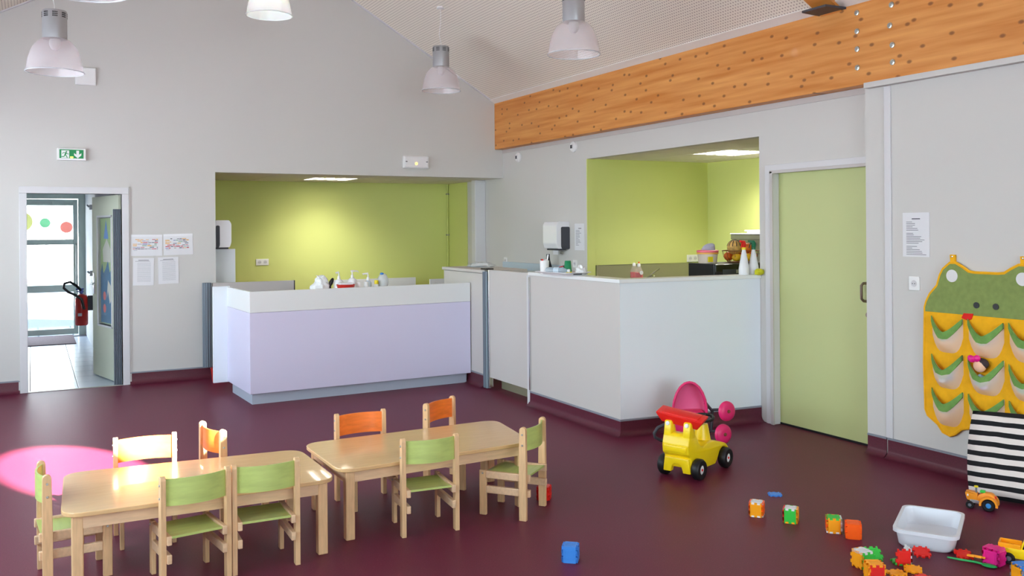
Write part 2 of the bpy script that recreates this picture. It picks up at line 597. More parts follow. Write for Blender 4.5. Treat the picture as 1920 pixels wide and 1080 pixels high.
def tube(pts, r, seg=10, closed=False, cap=True):
    b = bmesh.new()
    P = [Vector(p) for p in pts]
    n = len(P)
    rr = r if isinstance(r, (list, tuple)) else [r] * n
    rings = []
    up = None
    for i in range(n):
        if closed: t = P[(i + 1) % n] - P[i - 1]
        else: t = P[min(i + 1, n - 1)] - P[max(i - 1, 0)]
        t.normalize()
        if up is None:
            up = t.orthogonal().normalized()
        up = (up - t * up.dot(t))
        if up.length < 1e-6: up = t.orthogonal()
        up.normalize()
        s = t.cross(up)
        rings.append([b.verts.new(P[i] + (up * math.cos(2 * math.pi * k / seg) + s * math.sin(2 * math.pi * k / seg)) * rr[i]) for k in range(seg)])
    m = n if closed else n - 1
    for i in range(m):
        a, c = rings[i], rings[(i + 1) % n]
        off = 0
        if closed and i == n - 1:
            off = min(range(seg), key=lambda o: sum((a[k].co - c[(k + o) % seg].co).length for k in range(seg)))
        for k in range(seg):
            b.faces.new((a[k], a[(k + 1) % seg], c[(k + 1 + off) % seg], c[(k + off) % seg]))
    if cap and not closed:
        b.faces.new(rings[0]); b.faces.new(rings[-1])
    bmesh.ops.recalc_face_normals(b, faces=b.faces)
    return b


def blob(rx, ry, rz, seg=16, rings=10, noise=0.0, seed=0, mtx=None, flat=None):
    b = bmesh.new()
    bmesh.ops.create_uvsphere(b, u_segments=seg, v_segments=rings, radius=1)
    rnd = random.Random(seed)
    for v in b.verts:
        k = 1 + (rnd.random() - 0.5) * 2 * noise
        v.co = Vector((v.co.x * rx * k, v.co.y * ry * k, v.co.z * rz * k))
        if flat is not None and v.co.z < flat: v.co.z = flat
    if mtx is not None: b.transform(mtx)
    return b


def rrect(cx, cy, hx, hy, r, n=5):
    out = []
    for sx, sy, a0 in ((1, 1, 0), (-1, 1, 90), (-1, -1, 180), (1, -1, 270)):
        for k in range(n + 1):
            a = R(a0 + 90 * k / n)
            out.append((cx + sx * (hx - r) + r * math.cos(a), cy + sy * (hy - r) + r * math.sin(a)))
    return out


def round_poly(pts, r, n=5):
    """round the corners of a convex 2D polygon"""
    out = []
    m = len(pts)
    for i in range(m):
        p = Vector(pts[i]); a = (Vector(pts[i - 1]) - p).normalized(); c = (Vector(pts[(i + 1) % m]) - p).normalized()
        p0, p2 = p + a * r, p + c * r
        for k in range(n + 1):
            t = k / n
            q = p0 * (1 - t) ** 2 + p * 2 * t * (1 - t) + p2 * t ** 2
            out.append((q.x, q.y))
    return out


def arc(cx, cy, r, a0, a1, n):
    return [(cx + r * math.cos(R(a0 + (a1 - a0) * k / n)), cy + r * math.sin(R(a0 + (a1 - a0) * k / n))) for k in range(n + 1)]


T = Matrix.Translation


def RZ(a): return Matrix.Rotation(R(a), 4, 'Z')
def RX(a): return Matrix.Rotation(R(a), 4, 'X')
def RY(a): return Matrix.Rotation(R(a), 4, 'Y')


# ------------------------------------------------------------------ the room
YB = 10.52          # back wall
XW = 5.445          # right wall
XP = 5.36           # near right wall panel
RIDGE = (2.154, 5.143)


def ceil_z(x):
    return 4.010 + 0.526 * x if x < RIDGE[0] else 6.414 - 0.59 * x


obj('floor', prism([(-1.9, -6.0), (7.3, -6.0), (7.3, 12.4), (1.0, 12.4), (1.0, YB), (-1.9, YB)], -0.12, 0.0), 'floor_vinyl', kind='structure')
obj('wall_back', prism([(-1.9, 0), (-0.04, 0), (-0.04, 2.04), (0.855, 2.04), (0.855, 0), (1.82, 0), (1.82, 2.295), (5.6, 2.295),
                        (5.6, 3.1), (RIDGE[0], RIDGE[1]), (-1.9, ceil_z(-1.9))], YB, YB + 0.12, 'Y'), 'wall_paint', kind='structure')
obj('wall_right', prism([(12.4, 0), (8.51, 0), (8.51, 2.405), (5.807, 2.405), (5.807, 0), (5.66, 0), (5.66, 2.09), (4.45, 2.09),
                         (4.45, 0), (-6.0, 0), (-6.0, 2.663), (12.4, 2.663)], XW, XW + 0.1, 'X'), 'wall_paint', kind='structure')
pw = obj('wall_right_panel', bx(XP, XW, -6.0, 4.625, 0.0, 2.665), 'wall_paint', kind='structure')
obj('cover_strip', bx(XP - 0.012, XP, 4.40, 4.455, 0.142, 2.63, 0.003), 'trim_white', pw)
obj('head_rail', bx(5.302, XP, -6.0, 4.59, 2.632, 2.672, 0.003), 'wall_paint', pw)
obj('trim_1', bx(XW - 0.012, XW, 4.60, YB, 2.617, 2.663), 'trim_grey', kind='structure')
# oval roof light behind the camera: the low sun falls through it onto the floor and one chair
WY = -6.0
oculus = []
for k in range(28):
    a = 2 * math.pi * k / 28
    px = 0.2392 + 0.954 * math.cos(a) * 0.2776 + 0.4316 * math.sin(a) * 0.9607
    py = 6.8992 - 0.954 * math.cos(a) * 0.9607 + 0.4316 * math.sin(a) * 0.2776
    t = (6.414 - 0.59 * px) / (math.tan(EL) - 0.59 * SUN_H.x)      # where the ray meets the right roof slope
    oculus.append((px - SUN_H.x * t, py - SUN_H.y * t))
gable = [(-1.9, 0), (5.6, 0), (5.6, 3.1), (RIDGE[0], RIDGE[1]), (-1.9, ceil_z(-1.9))]
obj('wall_front', prism(gable, WY - 0.06, WY, 'Y', holes=[[(-1.6, 0.12), (-1.6, 2.9), (0.3, 3.8), (4.1, 3.8), (5.1, 2.9), (5.1, 0.12)]]), 'wall_paint', kind='structure')
obj('wall_left', prism([(-6.0, 0), (YB, 0), (YB, ceil_z(-1.9)), (-6.0, ceil_z(-1.9))], -1.98, -1.9, 'X',
                       holes=[[(1.5, 1.05), (1.5, 2.65), (9.7, 2.65), (9.7, 1.05)]]), 'wall_paint', kind='structure')
wf = struct('window_1', (1.75, WY - 0.03, 0))
fr = bx(-3.35, 3.35, -0.03, 0.03, 2.54, 2.6); bx(-3.35, 3.35, -0.03, 0.03, 0.12, 0.2, bm=fr)
obj('frame', fr, 'alu_green', wf)
for x in (-3.32, -1.66, 0, 1.66, 3.32):
    obj('mullion', bx(x - 0.03, x + 0.03, -0.03, 0.03, 0.2, 2.54), 'alu_green', wf)
wf = struct('window_2', (-1.94, 5.6, 0))
fr = bx(-0.03, 0.03, -4.1, 4.1, 2.59, 2.65); bx(-0.03, 0.03, -4.1, 4.1, 1.05, 1.11, bm=fr)
obj('frame', fr, 'alu_green', wf)
for k in range(6):
    y = -4.07 + k * 8.14 / 5
    obj('mullion', bx(-0.03, 0.03, y - 0.03, y + 0.03, 1.11, 2.59), 'alu_green', wf)
# unseen block added only to keep the low sun off the big rear window
obj('sun_blocker', bx(1.0, 8.4, -17.0, -16.0, -0.3, 9.4), 'facade', kind='structure')
obj('floor_yard', bx(-20, 25, -30, -6.1, -0.3, -0.15), 'paving', kind='structure')
obj('floor_terrace', bx(-25, -2.0, -6.1, 16, -0.3, -0.15), 'paving', kind='structure')

# sloped ceilings: local x runs up the slope, local y along the room
sl = math.atan(0.59)
L1 = (5.60 - RIDGE[0]) / math.cos(sl)
RY0 = -6.05
hole = [((5.60 - p[0]) / math.cos(sl), p[1] - RY0) for p in oculus]
cr = obj('ceiling', prism([(0, 0), (L1, 0), (L1, 16.6), (0, 16.6)], 0, 0.06, holes=[hole]), 'ceiling_perforated', kind='structure')
cr.matrix_world = T((5.60, RY0, 6.414 - 0.59 * 5.60)) @ Matrix(((-math.cos(sl), 0, math.sin(sl), 0), (0, 1, 0, 0), (math.sin(sl), 0, math.cos(sl), 0), (0, 0, 0, 1)))
sl2 = math.atan(0.526)
L2 = (RIDGE[0] + 1.98) / math.cos(sl2)
cl = obj('ceiling', prism([(0, 0), (L2, 0), (L2, 16.6), (0, 16.6)], 0, 0.06), 'ceiling_perforated', kind='structure')
cl.matrix_world = T((-1.98, RY0, 4.010 - 0.526 * 1.98)) @ Matrix(((math.cos(sl2), 0, -math.sin(sl2), 0), (0, 1, 0, 0), (math.sin(sl2), 0, math.cos(sl2), 0), (0, 0, 0, 1)))
# plain edge strips where the perforated boards end
st = obj('trim_2', bx(0.30, 0.40, 0, 5.46, -0.012, 0.0), 'trim_ceiling', kind='structure')
st.matrix_world = cr.matrix_world @ T((0, 5.05 - RY0, 0))
st2 = obj('trim_3', bx(0.30, L1, 16.535, 16.57, -0.012, 0.0), 'trim_white', kind='structure')
st2.matrix_world = cr.matrix_world
st3 = obj('trim_4', bx(0, L2, 16.535, 16.57, -0.012, 0.0), 'trim_white', kind='structure')
st3.matrix_world = cl.matrix_world
st4 = obj('trim_5', bx(0.30, 0.40, 0, 10.85, -0.012, 0.0), 'trim_ceiling', kind='structure')
st4.matrix_world = cr.matrix_world

# timber beam over the right wall
tb = thing('timber_beam', 'long orange glued pine beam running above the kitchen opening and lime door', 'beam', (5.40, 4.7, 2.665))
obj('beam_body', bx(-0.076, 0.16, -10.7, 5.82, 0.0, 0.605, 0.004, 1), 'timber', tb)
bolt_bm = lathe([(0, 0.012), (0.010, 0.012), (0.012, 0.008), (0.02, 0.006), (0.021, 0.0)], 10, mtx=RY(-90))
b0 = None
for (y, z) in [(4.661, 3.195), (4.661, 3.06), (4.661, 2.93), (4.66, 2.795), (4.36, 3.187), (4.375, 3.045), (4.356, 2.905), (4.355, 2.785)]:
    if b0 is None:
        b0 = obj('bolt', bolt_bm, 'bolt_metal', tb, (-0.076, y - 4.7, z - 2.665), smooth=True); o = b0
    else:
        o = b0.copy(); COL.objects.link(o); o.location = (-0.076, y - 4.7, z - 2.665)
rf = thing('timber_rafter', 'short orange pine rafter climbing the sloped ceiling from the big beam', 'rafter', (5.324, 4.90, 3.272))
obj('rafter_body', prism([(0.0, -0.004), (0.0, -0.036), (-3.1, 1.793), (-3.1, 1.825)], -0.10, 0.10, 'Y', mtx=T((0, 0, 0))), 'timber', rf)
pl = prism([(0.0, -0.14), (0.0, 0.12), (-0.20, 0.10), (-0.20, -0.13)], -0.028, -0.012, 'Z')
obj('steel_plate', pl, 'dark_grey', rf, label='dark steel bearing plate')


# ------------------------------------------------------------------ baseboards: coved vinyl with a grey cap strip
def cove(name, p0, p1, side, h=0.132, r=0.05):
    """coved baseboard from p0 to p1, side = unit normal into the room"""
    p0 = Vector((*p0, 0)); p1 = Vector((*p1, 0)); nrm = Vector((*side, 0)).normalized()
    prof = [(0, h - 0.014), (0.006, h - 0.014)] + [(0.006 + r - r * math.cos(R(a)), 0.0015 + r - r * math.sin(R(a))) for a in (0, 22, 45, 67, 90)] + [(0.0, 0.0005)]
    b = bmesh.new()
    A = [b.verts.new(p0 + nrm * u + Vector((0, 0, z))) for u, z in prof]
    B = [b.verts.new(p1 + nrm * u + Vector((0, 0, z))) for u, z in prof]
    n = len(prof)
    for i in range(n):
        b.faces.new((A[i], A[(i + 1) % n], B[(i + 1) % n], B[i]))
    b.faces.new(A); b.faces.new(B)
    o = obj(name, b, 'maroon', kind='structure', smooth=True)
    c = bmesh.new()
    pr = [(0, h - 0.014), (0.011, h - 0.014), (0.011, h - 0.003), (0.004, h), (0, h)]
    A = [c.verts.new(p0 + nrm * u + Vector((0, 0, z))) for u, z in pr]
    B = [c.verts.new(p1 + nrm * u + Vector((0, 0, z))) for u, z in pr]
    for i in range(5):
        c.faces.new((A[i], A[(i + 1) % 5], B[(i + 1) % 5], B[i]))
    c.faces.new(A); c.faces.new(B)
    obj('cap_strip', c, 'strip_grey', o)
    return o


cove('baseboard_back', (-1.9, YB), (-0.115, YB), (0, -1))
cove('baseboard_back', (0.925, YB), (1.80, YB), (0, -1))
cove('baseboard_right', (XP, 4.62), (XP, 4.455), (-1, 0), 0.142)
cove('baseboard_right', (XP, 4.445), (XP, -6.0), (-1, 0), 0.142)
cove('baseboard_right', (4.135, 8.44), (4.135, 8.86), (-1, 0), 0.135)

# ------------------------------------------------------------------ alcove behind the lavender desk
obj('wall_alcove_back', bx(1.0, XW + 0.1, 12.27, 12.4, 0, 2.42), 'wall_green', kind='structure')
obj('wall_alcove_left', bx(1.0, 1.7, YB + 0.12, 12.3, 0, 2.4), 'wall_green', kind='structure')
obj('wall_alcove_right', bx(XW - 0.012, XW, 11.62, 12.27, 0, 2.296), 'wall_green', kind='structure')
ac = obj('ceiling_alcove', bx(1.0, XW + 0.1, YB + 0.12, 12.4, 2.385, 2.42), 'trim_grey', kind='structure')
tile_me = None
for i in range(8):
    for j in range(3):
        x0 = 1.355 + i * 0.6; y0 = YB + 0.125 + j * 0.6
        x1 = min(x0 + 0.59, XW - 0.005); y1 = min(y0 + 0.59, 12.265)
        if x1 - x0 < 0.05 or (i == 3 and j == 1): continue
        obj('panel', bx(x0, x1, y0, y1, 2.297, 2.312, 0.003, 1), 'ceiling_tile', ac)
obj('trim_6', bx(XW - 0.16, XW - 0.0, 11.04, 11.16, 0, 2.295, 0.01), 'trim_white', kind='structure')
pp = thing('wall_pipe', 'thin lime painted pipe rising in the corner of the green alcove', 'pipe', (XW - 0.03, 12.245, 0))
obj('pipe_run', tube([(0, 0, 0.0), (0, 0, 2.29)], 0.011, 8), 'wall_green', pp, smooth=True)
for z in (1.55, 2.15):
    obj('pipe_clip', bx(-0.02, 0.02, -0.016, 0.022, z - 0.01, z + 0.01), 'steel', pp)

# ------------------------------------------------------------------ kitchen recess
obj('wall_kitchen_back', bx(XW + 0.1, 7.3, 8.51, 8.62, 0, 2.45), 'wall_green', kind='structure')
obj('wall_kitchen_right', bx(7.16, 7.3, 5.6, 8.51, 0, 2.45), 'wall_green', kind='structure')
obj('wall_kitchen_front', bx(XW + 0.1, 7.16, 5.70, 5.78, 0, 2.45), 'wall_green', kind='structure')
obj('wall_kitchen_jamb', bx(XW + 0.001, XW + 0.1, 8.498, 8.51, 0, 2.404), 'wall_green', kind='structure')
kc = obj('ceiling_kitchen', bx(XW + 0.1, 7.16, 5.78, 8.51, 2.49, 2.52), 'trim_grey', kind='structure')
for i in range(3):
    for j in range(5):
        x0 = 5.56 + i * 0.6; y0 = 5.79 + j * 0.6
        x1 = min(x0 + 0.59, 7.155); y1 = min(y0 + 0.59, 8.505)
        if y1 - y0 < 0.05 or (i == 1 and j == 2): continue
        obj('panel', bx(x0, x1, y0, y1, 2.407, 2.422, 0.003, 1), 'ceiling_tile', kc)


def troffer(x, y, z, label, power, spread):
    t = thing('ceiling_light', label, 'lamp', (x, y, z), 0, 'louvred lights in the dropped ceilings')
    f = bx(-0.295, 0.295, -0.295, 0.295, 0.06, 0.066)
    for a in ((-0.295, -0.285, -0.295, 0.295), (0.285, 0.295, -0.295, 0.295), (-0.295, 0.295, -0.295, -0.285), (-0.295, 0.295, 0.285, 0.295)):
        bx(*a, 0.0, 0.06, bm=f)
    obj('housing', f, 'white_gloss', t)
    for k in range(4):
        xx = -0.216 + 0.144 * k
        obj('tube', tube([(xx, -0.27, 0.035), (xx, 0.27, 0.035)], 0.012, 8), 'tube_glow', t, smooth=True)
    for k in range(3):
        xx = -0.144 + 0.144 * k
        obj('reflector', prism([(xx - 0.022, 0.0), (xx + 0.022, 0.0), (xx + 0.004, 0.045), (xx - 0.004, 0.045)], -0.284, 0.284, 'Y'), 'chrome', t)
    for k in range(3):
        yy = -0.14 + 0.14 * k
        obj('louvre', bx(-0.284, 0.284, yy - 0.0015, yy + 0.0015, 0.004, 0.014), 'chrome', t)
    for k in range(4):
        d = bpy.data.lights.new('troffer_light', 'AREA')
        d.shape = 'RECTANGLE'; d.size = 0.05; d.size_y = 0.54
        d.energy = power / 4; d.spread = R(spread); d.color = (1.0, 0.965, 0.88)
        o = bpy.data.objects.new('troffer_light', d); COL.objects.link(o); o.parent = t; o.location = (-0.216 + 0.144 * k, 0, 0.018)


troffer(3.45, 11.54, 2.30, 'square louvred ceiling light above the lavender desk alcove', 5.2, 118)
troffer(6.455, 7.285, 2.41, 'square louvred ceiling light in the kitchen recess ceiling', 6.5, 125)

# ------------------------------------------------------------------ left door, hall and glass entrance
d1 = struct('door_1', (0.41, YB, 0))
f = bx(-0.52, -0.45, -0.018, 0.125, 0, 2.04, 0.004); bx(0.445, 0.515, -0.018, 0.125, 0, 2.04, 0.004, bm=f); bx(-0.52, 0.515, -0.018, 0.125, 2.04, 2.11, 0.004, bm=f)
obj('frame', f, 'trim_white', d1)
f = bx(-0.535, -0.52, -0.01, 0.0, 0, 2.118); bx(0.515, 0.53, -0.01, 0.0, 0, 2.118, bm=f); bx(-0.535, 0.53, -0.01, 0.0, 2.11, 2.125, bm=f)
obj('architrave', f, 'wall_paint', d1)
obj('threshold', bx(-0.45, 0.445, -0.01, 0.02, 0.0, 0.006), 'steel', d1)
# leaf hinged on the right jamb, swung into the hall
lf = bpy.data.objects.new('door_leaf', None); COL.objects.link(lf); lf.parent = d1
lf.location = (0.44, 0.06, 0); lf.rotation_euler = (0, 0, R(103.2))
obj('leaf_panel', prism([(0.02, 0.012), (0.93, 0.012), (0.93, 2.035), (0.02, 2.035)], -0.02, 0.02, 'Y',
                        holes=[[(0.25, 0.60), (0.25, 1.80), (0.72, 1.80), (0.72, 0.60)]]), 'door_pale', lf)
g = bmesh.new()
for a in ((0.23, 0.25, 0.58, 1.82), (0.72, 0.74, 0.58, 1.82), (0.23, 0.74, 0.58, 0.60), (0.23, 0.74, 1.80, 1.82)):
    bx(a[0], a[1], -0.03, 0.03, a[2], a[3], bm=g)
obj('pane_frame', g, 'trim_white', lf)
obj('pane', bx(0.25, 0.72, -0.003, 0.003, 0.60, 1.80), 'pane_glass', lf)
h = tube([(0.87, 0.02, 1.05), (0.87, 0.06, 1.05), (0.76, 0.065, 1.05)], 0.010, 8); bx(0.845, 0.895, 0.02, 0.028, 0.93, 1.17, 0.004, bm=h)
obj('handle', h, 'chrome', lf, smooth=True)
gd = thing('finger_guard', 'ribbed dark grey hinge guard between open pale door and its frame', 'guard', (0.80, YB + 0.05, 0))
b = bmesh.new()
for k in range(5):
    bx(-0.030 + k * 0.0165, -0.018 + k * 0.0165, -0.014, 0.006, 0.0, 1.88, 0.003, 1, bm=b)
bx(-0.028, 0.05, 0.006, 0.012, 0.0, 1.88, bm=b)
obj('ribbed_strip', b, 'guard_dark', gd)
# painted poster behind the door glass
ps = thing('poster', 'blue painted poster seen through the narrow glass of the open door', 'poster', (0.85 + 0.032, YB + 0.06, 0), R(103.2))
ps.location = (0.85 - 0.06 * math.cos(R(76.8)), YB + 0.06 + 0.058, 0)
obj('sheet', bx(0.205, 0.655, -0.010, -0.006, 0.61, 1.79), 'poster_sky', ps)
obj('sea', prism([(0.21, 0.62), (0.65, 0.62), (0.65, 1.18), (0.60, 1.28), (0.56, 1.17), (0.48, 1.22), (0.40, 1.32), (0.34, 1.18), (0.26, 1.26), (0.21, 1.16)], -0.0055, -0.0045, 'Y'), 'poster_blue', ps)
obj('sail', prism([(0.32, 1.30), (0.56, 1.30), (0.58, 1.44), (0.44, 1.56), (0.30, 1.44)], -0.0055, -0.0045, 'Y'), 'poster_white', ps)
obj('rocket', prism([(0.38, 1.56), (0.54, 1.56), (0.46, 1.77)], -0.0052, -0.0042, 'Y'), 'toy_blue', ps)
obj('wave', prism([(0.24, 0.92), (0.34, 0.84), (0.40, 0.98), (0.44, 0.90), (0.40, 1.10), (0.30, 1.04)], -0.004, -0.0035, 'Y'), 'poster_white', ps)
for z in (0.78, 0.92):
    obj('fish', prism(arc(0.52, z, 0.05, 0, 330, 11), -0.004, -0.0035, 'Y'), 'toy_red', ps)

hf = obj('floor_hall', bx(-1.3, 1.7, YB + 0.002, 16.05, -0.12, -0.006), 'grout', kind='structure')
rnd = random.Random(3)
for i in range(4):
    for j in range(13):
        x0 = -0.90 + 0.45 * i - 0.02; y0 = YB + 0.02 + 0.43 * j
        x1 = x0 + 0.444
        if y0 + 0.42 > 16.0: continue
        obj('tile', bx(x0, x1, y0, y0 + 0.424, -0.006, 0.0, 0.002, 1), 'tile_floor', hf)
obj('wall_hall_left', bx(-1.35, -1.25, YB + 0.12, 16.0, 0, 2.5), 'white_paint', kind='structure')
obj('wall_hall_right', bx(0.76, 1.0, 13.4, 16.0, 0, 2.5), 'white_paint', kind='structure')
obj('wall_hall_side', bx(1.0, 1.1, YB + 0.12, 13.4, 0, 2.5), 'white_paint', kind='structure')
obj('ceiling_hall', bx(-1.35, 1.1, YB + 0.12, 16.0, 2.45, 2.55), 'ceiling_tile', kind='structure')
obj('baseboard_hall', bx(0.745, 0.76, 13.38, 13.5, 0, 0.10), 'black', kind='structure')
d3 = struct('door_2', (-0.15, 16.0, 0))
f = bmesh.new()
bx(0.81, 0.96, -0.04, 0.04, 0, 2.5, bm=f); bx(-1.2, -1.05, -0.04, 0.04, 0, 2.5, bm=f); bx(-1.05, 0.81, -0.04, 0.04, 2.16, 2.5, bm=f)
obj('frame', f, 'alu_green', d3)
f = bmesh.new()
bx(0.735, 0.80, -0.03, 0.03, 0.02, 2.15, 0.004, bm=f); bx(-1.04, -0.96, -0.03, 0.03, 0.02, 2.15, 0.004, bm=f)
for z0, z1 in ((0.02, 0.11), (0.69, 0.80), (1.435, 1.52), (2.055, 2.15)):
    bx(-0.96, 0.735, -0.03, 0.03, z0, z1, 0.004, bm=f)
obj('leaf_frame', f, 'alu_green', d3)
for z0, z1 in ((0.11, 0.69), (0.80, 1.435), (1.52, 2.055)):
    obj('pane', bx(-0.96, 0.735, -0.004, 0.004, z0, z1), 'pane_glass', d3)
obj('handle', tube([(0.77, -0.03, 0.78), (0.77, -0.075, 0.80), (0.775, -0.075, 1.42), (0.775, -0.03, 1.44)], 0.013, 8), 'steel', d3, smooth=True)
for x, z, r, m, l in ((-0.13, 1.80, 0.15, 'sticker_yellow', 'pale cream paper disc on the glass door, leftmost'),
                      (0.19, 1.78, 0.075, 'sticker_green', 'pale green paper disc on the glass door, the middle one'),
                      (0.49, 1.71, 0.09, 'sticker_pink', 'pale pink paper disc on the glass door, nearest its frame')):
    tag(obj('paper_disc', prism(arc(0, 0, r, 0, 345, 23), -0.002, 0.0, 'Y'), m, loc=(x, 15.99, z)), l, 'decoration')
dm = obj('door_mat', bx(-1.0, 0.57, 14.72, 15.93, 0.0, 0.012, 0.003, 1), 'mat_brown'); tag(dm, 'brown woven door mat before the glass entrance door', 'mat')
fe = thing('fire_extinguisher', 'red fire extinguisher with black hose hung in the tiled hall', 'extinguisher', (0.60, 13.75, 0.36))
obj('cylinder', lathe([(0, 0), (0.07, 0), (0.082, 0.015), (0.082, 0.36), (0.065, 0.41), (0.03, 0.43), (0.0, 0.43)], 18), 'ext_red', fe, smooth=True)
v = lathe([(0.018, 0.43), (0.022, 0.47), (0.012, 0.50), (0, 0.50)], 10); bx(-0.07, 0.03, -0.012, 0.012, 0.485, 0.505, 0.004, bm=v); bx(-0.06, 0.03, -0.01, 0.01, 0.455, 0.468, 0.003, bm=v)
obj('valve', v, 'ink_blue', fe)
obj('hose', tube([(0, 0, 0.47), (-0.06, -0.03, 0.54), (-0.14, -0.04, 0.60), (-0.21, -0.05, 0.58), (-0.22, -0.05, 0.52), (-0.16, -0.06, 0.46), (-0.08, -0.08, 0.42), (0.0, -0.088, 0.36), (0.03, -0.09, 0.22)], 0.018, 8), 'black', fe, smooth=True)
obj('instruction_label', prism([(-0.05, 0.13), (0.0, 0.13), (0.0, 0.17), (-0.05, 0.17)], -0.0875, -0.084, 'Y'), 'paper', fe)
obj('wall_bracket', bx(0.075, 0.16, -0.03, 0.03, 0.2, 0.4), 'dark_grey', fe)
for z, l in ((1.06, 'small white door holder on the hall wall, the lower of two'), (1.98, 'small white door closer on the hall wall, the upper of two')):
    o = bx(-0.05, 0.0, -0.03, 0.03, -0.035, 0.035, 0.006); merge(o, tube([(-0.05, 0, 0.0), (-0.075, 0, 0.03)], 0.012, 8))
    tag(obj('door_holder', o, 'lamp_grey', loc=(0.76, 13.9, z)), l, 'fitting')
# outside
go = obj('floor_outside', bx(-14, 14, 16.05, 40, -0.14, -0.05), 'asphalt', kind='structure')
for i in range(7):
    obj('tile', bx(-1.4 + i * 0.5, -0.92 + i * 0.5, 16.06, 17.9, -0.05, -0.03, 0.004, 1), 'paving_tile', go)
obj('trim_8', bx(-10, 10, 24.5, 24.8, -0.05, 0.12), 'concrete', kind='structure')
obj('wall_outside', bx(-14, 14, 33, 33.3, -0.05, 1.6), 'facade', kind='structure')

# ------------------------------------------------------------------ lime door on the right
d2 = struct('door_3', (XW, 5.18, 0))
f = bx(-0.022, 0.055, 0.455, 0.54, 0, 2.09, 0.004); bx(-0.022, 0.055, -0.72, 0.54, 2.085, 2.155, 0.004, bm=f)
obj('frame', f, 'trim_white', d2)
f = bx(-0.034, -0.018, 0.445, 0.475, 0, 2.10, 0.003); bx(-0.034, -0.018, -0.72, 0.475, 2.08, 2.105, 0.003, bm=f)
obj('frame_bead', f, 'trim_grey', d2)
lf2 = obj('door_leaf', bx(0.055, 0.095, -0.72, 0.52, 0.012, 2.09, 0.003, 1), 'lime_door', d2)
obj('brush_strip', bx(0.050, 0.056, -0.72, 0.50, 0.0, 0.016), 'black', d2)
b = tube([(0.055, -0.435, 1.08), (0.02, -0.435, 1.085), (0.005, -0.43, 1.10), (0.005, -0.43, 1.20), (0.02, -0.435, 1.215), (0.055, -0.435, 1.215)], 0.011, 8)
obj('handle', b, 'bronze', lf2, smooth=True)
obj('lock', lathe([(0, 0), (0.022, 0), (0.02, 0.012), (0, 0.012)], 14, mtx=T((0.055, -0.452, 0.98)) @ RY(-90)), 'bronze', lf2, smooth=True)

# ------------------------------------------------------------------ kitchen half wall
hw = thing('half_wall', 'white waist-high half wall with capped top around the kitchen corner', 'half wall', (4.09, 5.92, 0))
xl, yc = 0.0, 0.0
b = prism([(0.0, 0.0), (0.12, 0.0), (0.12, 1.46), (0.0, 1.46)], 0.0, 1.205)
obj('side_panel', b, 'laminate_beige_dim', hw, label='face turned to the gate, greyed to look less lit')  # weaker light on this side is put into its darker colour
b = prism([(0.0, 0.0), (1.352, -0.118), (1.352, 0.0), (0.12, 0.112)], 0.0, 1.205)
obj('front_panel', b, 'panel_white', hw, label='white face turned to the toys')
b = prism([(-0.014, -0.014), (1.352, -0.133), (1.352, -0.108), (1.45, -0.108), (1.45, 0.030), (0.145, 0.128), (0.145, 1.475), (-0.014, 1.475)], 1.205, 1.236, bev=0.004)
obj('countertop_cap', b, 'laminate_white', hw)
obj('corner_post', bx(-0.012, 0.06, 1.46, 1.505, 0.0, 1.206, 0.004), 'trim_white', hw)
obj('metal_edge', bx(-0.014, 0.0, 1.445, 1.462, 0.14, 1.19), 'chrome', hw)
# its cove
def cove_bm(p0, p1, side, h=0.132, r=0.05, ext=0.0):
    p0 = Vector((*p0, 0)); p1 = Vector((*p1, 0)); nrm = Vector((*side, 0)).normalized()
    prof = [(0, h - 0.014), (0.006, h - 0.014)] + [(0.006 + r - r * math.cos(R(a)), 0.0015 + r - r * math.sin(R(a))) for a in (0, 22, 45, 67, 90)] + [(0.0, 0.0005)]
    pr = [(0, h - 0.014), (0.011, h - 0.014), (0.011, h - 0.003), (0.004, h), (0, h)]
    out = []
    dirv = (p1 - p0).normalized()
    for P in (prof, pr):
        b = bmesh.new()
        A = [b.verts.new(p0 + nrm * u + Vector((0, 0, z)) - dirv * u * ext) for u, z in P]
        B = [b.verts.new(p1 + nrm * u + Vector((0, 0, z))) for u, z in P]
        n = len(P)
        for i in range(n):
            b.faces.new((A[i], A[(i + 1) % n], B[(i + 1) % n], B[i]))
        b.faces.new(A); b.faces.new(B)
        out.append(b)
    return out
for nm, p0, p1, sd in (('baseboard', (0, 0), (0, 1.47), (-1, 0)), ('baseboard', (0, 0), (1.352, -0.118), (-0.087, -1))):
    a, c = cove_bm(p0, p1, sd, ext=1.0)
    o = obj(nm, a, 'maroon', hw, smooth=True); obj('cap_strip', c, 'strip_grey', o)

# ------------------------------------------------------------------ gate between half walls
gt = thing('low_gate', 'beige low swing gate between the kitchen half wall and the capped partition', 'gate', (4.135, 7.85, 0))
obj('gate_panel', bx(-0.012, 0.016, -0.425, 0.44, 0.125, 1.222, 0.002, 1), 'laminate_beige_dim', gt)
obj('edge_strip', bx(-0.02, 0.018, 0.44, 0.462, 0.02, 1.222, 0.003), 'chrome', gt)
b = bmesh.new()
gp = [(-0.03, 0.475), (-0.034, 0.50), (-0.034, 0.545), (-0.028, 0.57), (0.02, 0.57), (0.02, 0.475)]
obj('finger_guard', prism(round_poly(gp, 0.008, 3), 0.01, 1.20), 'guard_grey', gt)
for k in range(3):
    obj('guard_rib', bx(-0.040, -0.030, 0.488 + k * 0.024, 0.496 + k * 0.024, 0.012, 1.198, 0.003, 1), 'guard_dark', gt)
obj('hinge_cap', bx(-0.04, 0.05, 0.46, 0.585, 1.222, 1.234, 0.003), 'black', gt)
obj('kick_board', bx(0.12, 0.135, -0.40, 0.44, 0.0, 0.18), 'steel_dull', gt, label='dull metal board behind the gap under the gate')

